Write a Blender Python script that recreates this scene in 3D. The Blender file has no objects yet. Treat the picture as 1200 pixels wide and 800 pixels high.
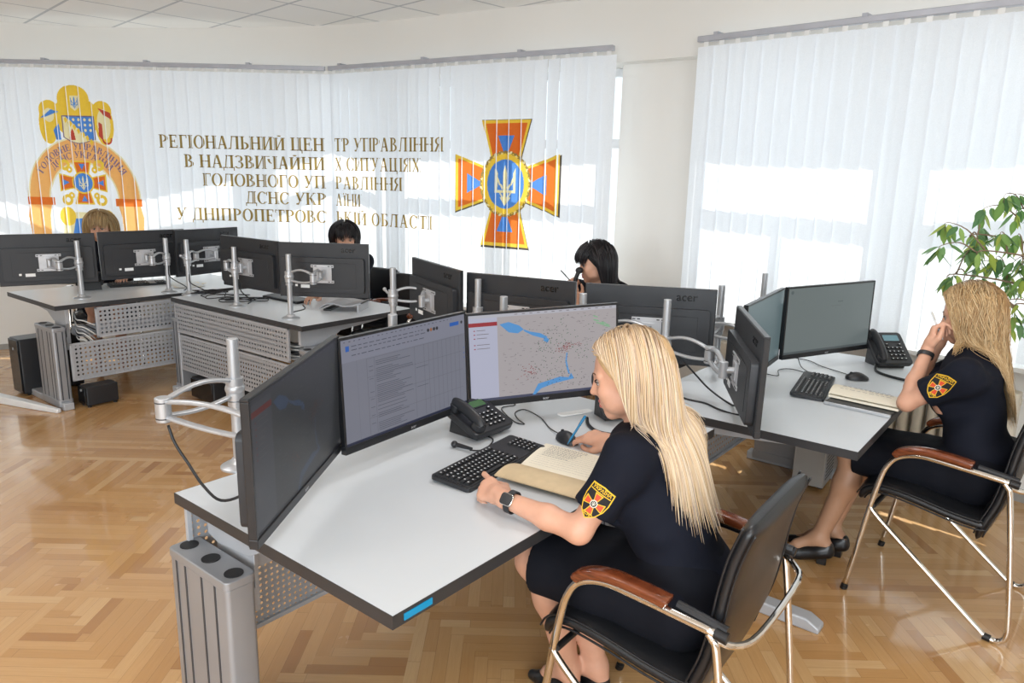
import bpy, bmesh, math, random
import numpy as np
from mathutils import Vector, Matrix, Euler
random.seed(7); RNG = np.random.default_rng(7)
PI = math.pi
SC = bpy.context.scene
COL = SC.collection
V = Vector

# ------------------------------------------------------------------ node helper
class X:
    """tiny wrapper: arithmetic on shader sockets"""
    nt = None
    def __init__(s, k): s.k = k
    @staticmethod
    def m(op, *a):
        n = X.nt.nodes.new('ShaderNodeMath'); n.operation = op
        for i, v in enumerate(a):
            if isinstance(v, X): X.nt.links.new(v.k, n.inputs[i])
            else: n.inputs[i].default_value = float(v)
        return X(n.outputs[0])
    def __add__(s, o): return X.m('ADD', s, o)
    def __radd__(s, o): return X.m('ADD', o, s)
    def __sub__(s, o): return X.m('SUBTRACT', s, o)
    def __rsub__(s, o): return X.m('SUBTRACT', o, s)
    def __mul__(s, o): return X.m('MULTIPLY', s, o)
    def __rmul__(s, o): return X.m('MULTIPLY', o, s)
    def __truediv__(s, o): return X.m('DIVIDE', s, o)
    def floor(s): return X.m('FLOOR', s)
    def abs(s): return X.m('ABSOLUTE', s)
    def gt(s, o): return X.m('GREATER_THAN', s, o)
    def lt(s, o): return X.m('LESS_THAN', s, o)
    def mod(s, o): return X.m('FLOORED_MODULO', s, o)
    def fract(s): return X.m('FRACT', s)

def comb(x, y, z=0.0):
    n = X.nt.nodes.new('ShaderNodeCombineXYZ')
    for i, v in enumerate((x, y, z)):
        if isinstance(v, X): X.nt.links.new(v.k, n.inputs[i])
        else: n.inputs[i].default_value = v
    return X(n.outputs[0])

def white(vec):
    n = X.nt.nodes.new('ShaderNodeTexWhiteNoise'); n.noise_dimensions = '3D'
    X.nt.links.new(vec.k, n.inputs['Vector']); return X(n.outputs['Value'])

def noise(vec, scale, detail=2.0, rough=.5):
    n = X.nt.nodes.new('ShaderNodeTexNoise'); n.inputs['Scale'].default_value = scale
    n.inputs['Detail'].default_value = detail; n.inputs['Roughness'].default_value = rough
    if vec is not None: X.nt.links.new(vec.k, n.inputs['Vector'])
    return X(n.outputs[0])

def ramp(f, stops):
    n = X.nt.nodes.new('ShaderNodeValToRGB'); r = n.color_ramp
    while len(r.elements) < len(stops): r.elements.new(0.5)
    for e, (p, c) in zip(r.elements, stops): e.position = p; e.color = (*c, 1)
    X.nt.links.new(f.k, n.inputs[0]); return X(n.outputs[0])

def mixc(f, a, b, mode='MIX'):
    n = X.nt.nodes.new('ShaderNodeMix'); n.data_type = 'RGBA'; n.blend_type = mode
    for s, v in ((0, f), (6, a), (7, b)):
        if isinstance(v, X): X.nt.links.new(v.k, n.inputs[s])
        elif s == 0: n.inputs[s].default_value = v
        else: n.inputs[s].default_value = (*v, 1)
    return X(n.outputs[2])

def mat_base(name):
    m = bpy.data.materials.new(name); m.use_nodes = True
    X.nt = m.node_tree
    b = m.node_tree.nodes['Principled BSDF']
    return m, b

def ocoord():
    n = X.nt.nodes.new('ShaderNodeTexCoord'); return X(n.outputs['Object'])

def sepxyz(v):
    n = X.nt.nodes.new('ShaderNodeSeparateXYZ'); X.nt.links.new(v.k, n.inputs[0])
    return X(n.outputs[0]), X(n.outputs[1]), X(n.outputs[2])

def bump(b, h, strength=.2, dist=.002):
    n = X.nt.nodes.new('ShaderNodeBump'); n.inputs['Strength'].default_value = strength
    n.inputs['Distance'].default_value = dist
    X.nt.links.new(h.k, n.inputs['Height']); X.nt.links.new(n.outputs[0], b.inputs['Normal'])

def srgb(r, g=None, b=None):
    if g is None: r, g, b = r
    f = lambda c: (c/255/12.92) if c/255 <= .04045 else ((c/255+.055)/1.055)**2.4
    return (f(r), f(g), f(b))

def pmat(name, col, rough=.5, metal=0.0, var=.06, nscale=8.0, bumps=0.0, bscale=300.0, spec=None, coat=0.0, sss=0.0, emit=None, estr=1.0):
    """principled material with a faint procedural tint variation (and optional fine bump)"""
    m, b = mat_base(name); c = srgb(col)
    o = ocoord()
    n = noise(o, nscale, 3)
    lo = tuple(x*(1-var) for x in c); hi = tuple(min(1, x*(1+var)) for x in c)
    cc = ramp(n, [(.3, lo), (.7, hi)])
    X.nt.links.new(cc.k, b.inputs['Base Color'])
    b.inputs['Roughness'].default_value = rough; b.inputs['Metallic'].default_value = metal
    if spec is not None: b.inputs['Specular IOR Level'].default_value = spec
    b.inputs['Coat Weight'].default_value = coat
    if sss:
        b.inputs['Subsurface Weight'].default_value = sss
        b.inputs['Subsurface Radius'].default_value = (.012, .005, .003); b.inputs['Subsurface Scale'].default_value = 1
    if emit: 
        b.inputs['Emission Color'].default_value = (*srgb(emit), 1); b.inputs['Emission Strength'].default_value = estr
    if bumps: bump(b, noise(o, bscale, 2), bumps, .001)
    return m

def attr_mat(name, attr, rough=.5, spec=.5, metal=0, aniso=0):
    m, b = mat_base(name)
    n = X.nt.nodes.new('ShaderNodeAttribute'); n.attribute_name = attr
    X.nt.links.new(n.outputs['Color'], b.inputs['Base Color'])
    b.inputs['Roughness'].default_value = rough; b.inputs['Specular IOR Level'].default_value = spec
    return m

M = {}
def mats():
    M['plastic'] = pmat('black_plastic', (34, 35, 38), .42, bumps=.15, bscale=900)
    M['plastic_g'] = pmat('gloss_black_plastic', (22, 23, 25), .2)
    M['bezel'] = pmat('monitor_bezel', (30, 31, 34), .32)
    M['backshell'] = pmat('monitor_back_shell', (40, 42, 46), .45, bumps=.2, bscale=700)
    M['emboss'] = pmat('raised_logo', (9, 9, 11), .22)
    M['silver'] = pmat('silver_paint', (188, 190, 193), .34, .55, .04)
    M['plate'] = pmat('zinc_plate', (196, 197, 200), .38, .45, .05, 20)
    M['alu'] = pmat('leg_aluminium', (158, 160, 164), .38, .45, .05, 5)
    M['alu_d'] = pmat('leg_groove', (62, 66, 72), .5, .2)
    M['alu_w'] = pmat('white_foot_paint', (225, 226, 226), .35, .1)
    M['bracket'] = pmat('bracket_grey', (176, 178, 182), .42, .2)
    M['deskwhite'] = pmat('worktop_laminate', (206, 211, 215), .33, 0, .015, 3)
    M['deskedge'] = pmat('worktop_edge', (50, 50, 52), .45)
    M['cap'] = pmat('black_cap', (18, 18, 20), .5)
    M['blue_label'] = pmat('blue_label', (0, 140, 190), .4)
    M['cable_b'] = pmat('black_cable', (24, 25, 28), .45)
    M['cable_w'] = pmat('grey_cable', (200, 200, 196), .5)
    M['chrome'] = pmat('chrome', (226, 222, 216), .08, 1.0, .01)
    M['leather'] = pmat('black_leather', (26, 27, 30), .33, 0, .08, 12, .35, 420)
    M['key'] = pmat('keycap', (26, 27, 29), .5)
    M['keymark'] = pmat('key_legend', (214, 216, 218), .5)
    M['paper'] = pmat('paper', (236, 228, 208), .8, 0, .02)
    M['paper_w'] = pmat('white_paper', (236, 238, 238), .8, 0, .02)
    M['manila'] = pmat('cardboard_cover', (206, 184, 148), .75, 0, .05, 30, .1, 500)
    M['ink'] = pmat('ink', (92, 92, 108), .8)
    M['green_lcd'] = pmat('green_lcd', (58, 92, 52), .25, emit=(70, 120, 60), estr=.15)
    M['blue_lcd'] = pmat('blue_lcd', (92, 128, 140), .25, emit=(110, 150, 160), estr=.2)
    M['bluepen'] = pmat('blue_pen', (40, 122, 168), .25)
    M['whitepen'] = pmat('white_pen', (226, 228, 230), .25)
    M['beige'] = pmat('beige_case', (172, 168, 162), .5)
    M['skin'] = pmat('skin', (206, 156, 130), .48, 0, .05, 26, .12, 700, sss=.12)
    M['skin_leg'] = pmat('skin_tights', (178, 136, 108), .5, 0, .04, 14, .1, 900)
    M['lips'] = pmat('lips', (190, 96, 92), .35)
    M['eye'] = pmat('eye_white', (176, 166, 160), .15)
    M['iris'] = pmat('iris', (52, 40, 34), .15)
    M['nail'] = pmat('nail', (238, 224, 220), .2)
    M['navy'] = pmat('navy_cotton', (19, 22, 33), .85, 0, .12, 6, .25, 900, spec=.2)
    M['skirt'] = pmat('skirt_cloth', (15, 17, 25), .85, 0, .12, 5, .2, 800, spec=.2)
    M['shoe'] = pmat('black_shoe', (20, 20, 22), .3)
    M['patch_k'] = pmat('patch_black', (22, 20, 22), .8)
    M['patch_y'] = pmat('patch_yellow', (226, 180, 40), .7)
    M['patch_o'] = pmat('patch_orange', (206, 72, 40), .7)
    M['patch_w'] = pmat('patch_white', (222, 214, 200), .7)
    M['wood_arm'] = wood_arm()
    M['perf'] = perforated('coarse_perforated_steel', .031); M['perf_fine'] = perforated('fine_perforated_steel', .0215)
    M['floor'] = parquet()
    M['wall'] = pmat('wall_paint', (226, 224, 219), .85, 0, .012, 1.5, .06, 160)
    M['pierpaint'] = M['wall']
    M['ceil'] = ceiling_tiles()
    M['railm'] = pmat('blind_rail_grey', (176, 178, 186), .4, .2)
    M['sill'] = pmat('sill_white', (232, 232, 230), .3)
    M['pvc'] = pmat('window_pvc', (232, 234, 236), .3)
    M['radiator'] = pmat('radiator_enamel', (214, 206, 190), .35)
    M['skirting'] = pmat('skirting_grey', (150, 146, 140), .5)
    M['leaf'] = leafmat()
    M['bark'] = pmat('bark', (128, 108, 88), .8, 0, .2, 40, .3, 200)
    M['pot'] = pmat('ceramic_pot', (206, 200, 190), .35)
    M['soil'] = pmat('soil', (60, 46, 36), .9, 0, .3, 60, .5, 120)
    M['glass'] = glassmat()

def wood_arm():
    m, b = mat_base('varnished_arm_wood')
    x, y, z = sepxyz(ocoord())
    n = noise(comb(x*6, y*6, z*60), 3.0, 4, .6)
    X.nt.links.new(ramp(n, [(.25, srgb(80, 38, 20)), (.5, srgb(112, 56, 30)), (.75, srgb(134, 72, 40))]).k, b.inputs['Base Color'])
    b.inputs['Roughness'].default_value = .22; b.inputs['Coat Weight'].default_value = .5
    return m

def perforated(nm, p):
    m, b = mat_base(nm)
    x, y, z = sepxyz(ocoord())
    fx = (x/p).fract() - .5; fz = (z/p).fract() - .5
    r = (fx*fx + fz*fz)
    hole = r.lt(.062)
    # solid margins are kept by the sheet's own frame pieces
    b.inputs['Base Color'].default_value = (*srgb(168, 170, 174), 1)
    b.inputs['Roughness'].default_value = .42; b.inputs['Metallic'].default_value = .25
    t = X.nt.nodes.new('ShaderNodeBsdfTransparent'); mx = X.nt.nodes.new('ShaderNodeMixShader')
    X.nt.links.new(hole.k, mx.inputs[0]); X.nt.links.new(b.outputs[0], mx.inputs[1]); X.nt.links.new(t.outputs[0], mx.inputs[2])
    X.nt.links.new(mx.outputs[0], X.nt.nodes['Material Output'].inputs[0])
    return m

def parquet():
    m, b = mat_base('mitred_strip_parquet')
    x, y, z = sepxyz(ocoord())
    S = 1.41; w = .0471
    tx = ((x+1.75)/S).floor(); ty = ((y-2.6)/S).floor()
    lx = (x+1.75) - tx*S - S/2; ly = (y-2.6) - ty*S - S/2
    ax = (lx.abs()/w).floor(); ay = (ly.abs()/w).floor()
    inY = ay.gt(ax - .01)                      # top / bottom quadrants (stepped mitre)
    par = (tx + ty).mod(2.0).gt(.5)
    # strips run along X when (quadrant is top/bottom) xor parity
    alongX = (inY - par).abs()
    alongX = alongX.gt(.5)
    cross = ly*alongX + lx*(1.0 - alongX)
    along = lx*alongX + ly*(1.0 - alongX)
    idx = (cross/w).floor()
    off = white(comb(idx, tx*3.1+ty*7.7, alongX))
    seg = ((along + off*.9)/.62).floor()
    rid = white(comb(idx*1.37+seg*11.3, tx*5.3+ty*9.1, alongX*2.0+seg))
    rid2 = white(comb(idx*3.1+seg*4.7+2.2, ty*2.3-tx*6.1, seg*1.7))
    grain = noise(comb(along*2.2 + rid*17.0, cross*46.0, rid*9.0), 3.0, 5, .62)
    fine = noise(comb(along*9.0 + rid*5.0, cross*240.0, rid*3.0), 2.0, 2, .5)
    blot = noise(comb(x, y, 0.0), 1.1, 3, .55)
    c1 = ramp(rid, [(0, srgb(170, 124, 76)), (.12, srgb(194, 150, 96)), (.55, srgb(209, 167, 112)), (.88, srgb(219, 180, 127)), (1, srgb(226, 192, 142))])
    c2 = mixc(grain*.42, c1, srgb(140, 88, 44))
    c3 = mixc((1.0 - fine)*.22, c2, srgb(160, 106, 58))
    c4 = mixc(blot*.25, c3, srgb(186, 138, 84))
    fr = (cross/w).fract(); fs = ((along + off*.9)/.62).fract()
    gap = X.m('MAXIMUM', fr.lt(.022), fs.lt(.0022))
    c5 = mixc(gap*.6, c4, srgb(104, 66, 36))
    X.nt.links.new(c5.k, b.inputs['Base Color'])
    ro = noise(comb(x*1.0, y*1.0, 0.0), 2.4, 4, .6)
    rr = ro*.16 + .13 + rid2*.05
    X.nt.links.new(rr.k, b.inputs['Roughness'])
    b.inputs['Coat Weight'].default_value = .6; b.inputs['Coat Roughness'].default_value = .06
    wav = noise(comb(x, y, 0.0), 7.0, 2, .5)
    h = wav*.8 + (1.0 - gap)*.25 + rid*.12
    bump(b, h, .35, .0016)
    return m

def ceiling_tiles():
    m, b = mat_base('suspended_ceiling_tiles')
    x, y, z = sepxyz(ocoord())
    s = .6; r2 = math.sqrt(.5)
    u = (x*r2 + y*r2 - (-2.21+6.485)*r2)/s; v = (y*r2 - x*r2 - (6.485+2.21)*r2)/s
    d = lambda q: (q.fract() - .5).abs().gt(.5-.02)
    line = X.m('MAXIMUM', d(u), d(v))
    tid = white(comb(u.floor(), v.floor(), 0.0))
    base = ramp(tid, [(0, srgb(238, 237, 234)), (1, srgb(244, 243, 240))])
    fi = noise(ocoord(), 160, 2)
    c = mixc(line, mixc(fi*.08, base, srgb(222, 220, 215)), srgb(196, 198, 200))
    X.nt.links.new(c.k, b.inputs['Base Color']); b.inputs['Roughness'].default_value = .9
    bump(b, fi*.3 - line, .4, .004)
    return m

def leafmat():
    m, b = mat_base('fig_leaf')
    n = X.nt.nodes.new('ShaderNodeAttribute'); n.attribute_name = 'tint'
    X.nt.links.new(n.outputs['Color'], b.inputs['Base Color']); b.inputs['Roughness'].default_value = .32
    t = X.nt.nodes.new('ShaderNodeBsdfTranslucent'); X.nt.links.new(n.outputs['Color'], t.inputs[0])
    mx = X.nt.nodes.new('ShaderNodeMixShader'); mx.inputs[0].default_value = .35
    X.nt.links.new(b.outputs[0], mx.inputs[1]); X.nt.links.new(t.outputs[0], mx.inputs[2])
    X.nt.links.new(mx.outputs[0], X.nt.nodes['Material Output'].inputs[0])
    return m

def glassmat():
    m, b = mat_base('window_glass')
    t = X.nt.nodes.new('ShaderNodeBsdfTransparent'); g = X.nt.nodes.new('ShaderNodeBsdfGlossy'); g.inputs['Roughness'].default_value = .02
    t.inputs[0].default_value = (.94, .96, .96, 1)
    mx = X.nt.nodes.new('ShaderNodeMixShader'); mx.inputs[0].default_value = .06
    X.nt.links.new(t.outputs[0], mx.inputs[1]); X.nt.links.new(g.outputs[0], mx.inputs[2])
    X.nt.links.new(mx.outputs[0], X.nt.nodes['Material Output'].inputs[0])
    return m

def fabric(name, col, trans=.5, weave=True):
    """blind cloth: part diffuse, part translucent"""
    m, b = mat_base(name)
    x, y, z = sepxyz(ocoord())
    c = srgb(col)
    n = noise(comb(x*3.0, y*3.0, z*3.0), 60.0, 2)
    cc = ramp(n, [(.3, tuple(v*.97 for v in c)), (.7, tuple(min(1, v*1.02) for v in c))])
    d = X.nt.nodes.new('ShaderNodeBsdfDiffuse'); t = X.nt.nodes.new('ShaderNodeBsdfTranslucent')
    X.nt.links.new(cc.k, d.inputs[0]); X.nt.links.new(cc.k, t.inputs[0])
    mx = X.nt.nodes.new('ShaderNodeMixShader'); mx.inputs[0].default_value = trans
    X.nt.links.new(d.outputs[0], mx.inputs[1]); X.nt.links.new(t.outputs[0], mx.inputs[2])
    X.nt.links.new(mx.outputs[0], X.nt.nodes['Material Output'].inputs[0])
    return m

# ------------------------------------------------------------------ mesh helper
def frame(d, up=V((0, 0, 1))):
    d = V(d).normalized()
    if abs(d.dot(up)) > .98: up = V((1, 0, 0))
    a = d.cross(up).normalized(); b = a.cross(d).normalized()
    return a, b

class MB:
    def __init__(s): s.v = []; s.f = []; s.mi = []; s.T = Matrix.Identity(4); s.cur = 0
    def add(s, vs, fs, mi=None):
        o = len(s.v); s.v += [s.T @ V(p) for p in vs]
        s.f += [tuple(i+o for i in f) for f in fs]; s.mi += [s.cur if mi is None else mi]*len(fs); return s
    def box(s, c, d, rot=None, mi=None):
        x, y, z = [q/2 for q in d]; R = Matrix.Identity(3) if rot is None else (Matrix.Rotation(rot, 3, 'Z') if isinstance(rot, (int, float)) else rot)
        vs = [V(c) + R @ V((a*x, b*y, e*z)) for a in (-1, 1) for b in (-1, 1) for e in (-1, 1)]
        return s.add(vs, [(0, 1, 3, 2), (4, 6, 7, 5), (0, 4, 5, 1), (2, 3, 7, 6), (0, 2, 6, 4), (1, 5, 7, 3)], mi)
    def rbox(s, c, d, r=.004, n=3, axis='z', rot=None, mi=None):
        """box with rounded vertical (axis) edges"""
        ax = {'z': (0, 1, 2), 'y': (0, 2, 1), 'x': (1, 2, 0)}[axis]
        w, h, t = d[ax[0]]/2, d[ax[1]]/2, d[ax[2]]/2; r = min(r, w*.999, h*.999)
        pts = []
        for sx, sy, a0 in ((1, 1, 0), (-1, 1, 90), (-1, -1, 180), (1, -1, 270)):
            for k in range(n+1):
                a = math.radians(a0 + 90*k/n); pts.append((sx*(w-r)+r*math.cos(a), sy*(h-r)+r*math.sin(a)))
        R = Matrix.Identity(3) if rot is None else (Matrix.Rotation(rot, 3, 'Z') if isinstance(rot, (int, float)) else rot)
        N = len(pts); vs = []
        for tt in (-t, t):
            for p in pts:
                q = [0, 0, 0]; q[ax[0]] = p[0]; q[ax[1]] = p[1]; q[ax[2]] = tt; vs.append(V(c)+R @ V(q))
        fs = [tuple(range(N))[::-1], tuple(range(N, 2*N))] + [(i, (i+1) % N, N+(i+1) % N, N+i) for i in range(N)]
        if axis == 'y': fs = [f[::-1] for f in fs]
        return s.add(vs, fs, mi)
    def prism(s, poly, z0, z1, mi=None):
        N = len(poly)
        a = sum(poly[i][0]*poly[(i+1) % N][1]-poly[(i+1) % N][0]*poly[i][1] for i in range(N))
        if a < 0: poly = poly[::-1]
        vs = [(p[0], p[1], z0) for p in poly]+[(p[0], p[1], z1) for p in poly]
        return s.add(vs, [tuple(range(N))[::-1], tuple(range(N, 2*N))]+[(i, (i+1) % N, N+(i+1) % N, N+i) for i in range(N)], mi)
    def tube(s, pts, r, n=8, caps=True, mi=None, ell=1.0, up=None):
        pts = [V(p) for p in pts]; L = len(pts); rs = r if isinstance(r, (list, tuple)) else [r]*L
        vs = []; a = None
        for i, p in enumerate(pts):
            d = (pts[min(i+1, L-1)]-pts[max(i-1, 0)])
            if d.length < 1e-9: d = V((0, 0, 1))
            d.normalize()
            if a is None: a, b = frame(d, V(up) if up else V((0, 0, 1)))
            else:
                a = a - d*a.dot(d)
                if a.length < 1e-6: a, _ = frame(d)
                a.normalize(); b = a.cross(d).normalized()
            for k in range(n):
                t = 2*PI*k/n; vs.append(p + a*(rs[i]*math.cos(t)) + b*(rs[i]*ell*math.sin(t)))
        fs = [(i*n+k, i*n+(k+1) % n, (i+1)*n+(k+1) % n, (i+1)*n+k) for i in range(L-1) for k in range(n)]
        fs = [f[::-1] for f in fs]
        if caps: fs += [tuple(range(n)), tuple(range((L-1)*n, L*n))[::-1]]
        return s.add(vs, fs, mi)
    def cyl(s, p0, p1, r0, r1=None, n=20, mi=None): return s.tube([p0, p1], [r0, r0 if r1 is None else r1], n, True, mi)
    def lathe(s, prof, n=24, c=(0, 0, 0), mi=None):
        vs = []; c = V(c)
        for r, z in prof:
            for k in range(n): t = 2*PI*k/n; vs.append(c+V((r*math.cos(t), r*math.sin(t), z)))
        L = len(prof)
        fs = [(i*n+k, i*n+(k+1) % n, (i+1)*n+(k+1) % n, (i+1)*n+k) for i in range(L-1) for k in range(n)]
        fs += [tuple(range(n))[::-1], tuple(range((L-1)*n, L*n))]
        return s.add(vs, fs, mi)
    def sphere(s, c, r, sc=(1, 1, 1), n=16, m=10, R=None, mi=None):
        prof = []; vs = []; R = R or Matrix.Identity(3)
        for i in range(1, m):
            a = PI*i/m
            for k in range(n):
                t = 2*PI*k/n; vs.append(V(c)+R @ V((r*sc[0]*math.sin(a)*math.cos(t), r*sc[1]*math.sin(a)*math.sin(t), -r*sc[2]*math.cos(a))))
        vs += [V(c)+R @ V((0, 0, -r*sc[2])), V(c)+R @ V((0, 0, r*sc[2]))]; b = len(vs)-2
        fs = [(i*n+k, i*n+(k+1) % n, (i+1)*n+(k+1) % n, (i+1)*n+k) for i in range(m-2) for k in range(n)]
        fs += [(b, (k+1) % n, k) for k in range(n)]+[(b+1, (m-2)*n+k, (m-2)*n+(k+1) % n) for k in range(n)]
        return s.add(vs, fs, mi)
    def obj(s, name, mat, parent=None, bevel=0, smooth=35, seg=2, loc=None):
        me = bpy.data.meshes.new(name); me.from_pydata([tuple(p) for p in s.v], [], s.f)
        for m_ in (mat if isinstance(mat, (list, tuple)) else [mat]): me.materials.append(M[m_] if isinstance(m_, str) else m_)
        me.polygons.foreach_set('material_index', s.mi)
        return fin(me, name, parent, bevel, smooth, seg, loc)

def fin(me, name, parent=None, bevel=0, smooth=35, seg=2, loc=None):
    me.validate(); me.update()
    if smooth:
        me.polygons.foreach_set('use_smooth', [True]*len(me.polygons))
        if smooth < 180: me.set_sharp_from_angle(angle=math.radians(smooth))
    o = bpy.data.objects.new(name, me); COL.objects.link(o)
    if parent is not None: o.parent = parent
    if loc is not None: o.location = loc
    if bevel:
        b = o.modifiers.new('edge', 'BEVEL'); b.width = bevel; b.segments = seg; b.limit_method = 'ANGLE'; b.angle_limit = math.radians(40); b.harden_normals = False
    return o

def thing(name, label, cat, loc=(0, 0, 0), rz=0.0, group=None, rot=None):
    o = bpy.data.objects.new(name, None); COL.objects.link(o); o.empty_display_size = .1
    o.location = loc; o.rotation_euler = rot if rot is not None else (0, 0, rz)
    return tag(o, label, cat, group)
def tag(o, label, cat, group=None):
    o['label'] = label; o['category'] = cat
    if group: o['group'] = group
    return o
def struct(o): o['kind'] = 'structure'; return o

def dup(root, loc, rz, label, group=None):
    r = root.copy(); COL.objects.link(r); r.location = loc; r.rotation_euler = (0, 0, rz); r['label'] = label
    if group: r['group'] = group
    for ch in list(root.children):
        c = ch.copy(); COL.objects.link(c); c.parent = r
        for g in ch.children:
            d = g.copy(); COL.objects.link(d); d.parent = c
    return r

def spline(pts, n=6):
    pts = [V(p) for p in pts]; out = []
    P = [pts[0]*2-pts[1]] + pts + [pts[-1]*2-pts[-2]]
    for i in range(1, len(P)-2):
        for k in range(n):
            t = k/n; a, b, c, d = P[i-1], P[i], P[i+1], P[i+2]
            out.append(.5*((2*b)+(c-a)*t+(2*a-5*b+4*c-d)*t*t+(3*b-a-3*c+d)*t**3))
    out.append(pts[-1]); return out

def text_mesh(s, size=1.0, ext=0.0, align='CENTER', bold=0.0):
    """mesh data (verts, faces) of a line of lettering from Blender's own font"""
    cu = bpy.data.curves.new('lettering', 'FONT'); cu.body = s; cu.size = size; cu.extrude = ext; cu.align_x = align; cu.align_y = 'CENTER'; cu.resolution_u = 3; cu.offset = bold
    o = bpy.data.objects.new('lettering', cu); COL.objects.link(o)
    dg = bpy.context.evaluated_depsgraph_get(); dg.update(); ev = o.evaluated_get(dg); me = ev.to_mesh()
    vs = [v.co.copy() for v in me.vertices]; fs = [tuple(p.vertices) for p in me.polygons]
    ev.to_mesh_clear(); bpy.data.objects.remove(o); bpy.data.curves.remove(cu)
    return vs, fs
_old = mats
def mats():
    _old()
    M['hair'] = attr_mat('hair_strands', 'tint', .34, .45)
    M['hair_dark'] = attr_mat('dark_hair_strands', 'tint', .28, .5)
    M['under_blonde'] = pmat('blonde_underlayer', (196, 162, 118), .7, 0, .15, 40)
    M['under_gold'] = pmat('golden_underlayer', (164, 128, 84), .7, 0, .15, 40)
    M['under_black'] = pmat('black_underlayer', (16, 15, 17), .6, 0, .1, 40)
    M['brow'] = pmat('eyebrow_hair', (92, 66, 48), .7)
    M['lips_r'] = pmat('red_lips', (176, 72, 72), .35)
# ------------------------------------------------------------------ room
CEIL = 2.95
WP = spline([(-6.3, 5.3, 0), (-5.6, 6.4, 0), (-4.69, 7.02, 0), (-4.0, 7.17, 0), (-3.2, 7.15, 0), (-2.35, 7.0, 0), (-1.52, 6.8, 0), (-.75, 6.40, 0), (-.06, 6.0, 0),
             (.5, 5.70, 0), (1.2, 5.2, 0), (1.9, 4.62, 0), (2.6, 3.97, 0), (3.25, 3.15, 0), (3.65, 2.2, 0)], 8)
WA = [0.0]
for i in range(1, len(WP)): WA.append(WA[-1] + (WP[i]-WP[i-1]).length)
def w_at(a):
    a = max(0, min(WA[-1]-1e-6, a))
    i = max(k for k in range(len(WA)) if WA[k] <= a); i = min(i, len(WA)-2)
    t = (a-WA[i])/(WA[i+1]-WA[i]); p = WP[i].lerp(WP[i+1], t)
    d = (WP[min(i+2, len(WP)-1)]-WP[max(i-1, 0)]).normalized()
    return p, V((-d.y, d.x, 0))     # point, outward normal
def arc_of_x(x):
    for i in range(len(WP)-1):
        if WP[i].x <= x <= WP[i+1].x: return WA[i]+(WA[i+1]-WA[i])*(x-WP[i].x)/(WP[i+1].x-WP[i].x)
def strip(mb, a, b, z0, z1, inset=0.0, thick=.45):
    n = max(2, int((b-a)/.12)+1); A = []; B = []
    for k in range(n+1):
        p, o = w_at(a+(b-a)*k/n); A.append(p+o*inset); B.append(p+o*thick)
    vs = [(*q.xy, z) for z in (z0, z1) for q in A+B]; m = n+1; N = 2*m
    fs = []
    for k in range(n):
        fs += [(k, k+1, N+k+1, N+k), (m+k+1, m+k, N+m+k, N+m+k+1), (N+k, N+k+1, N+m+k+1, N+m+k), (k+1, k, m+k, m+k+1)]
    fs += [(m, 0, N, N+m), (m-1, N-1, N+N-1, N+m-1)]
    mb.add(vs, fs)
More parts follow.
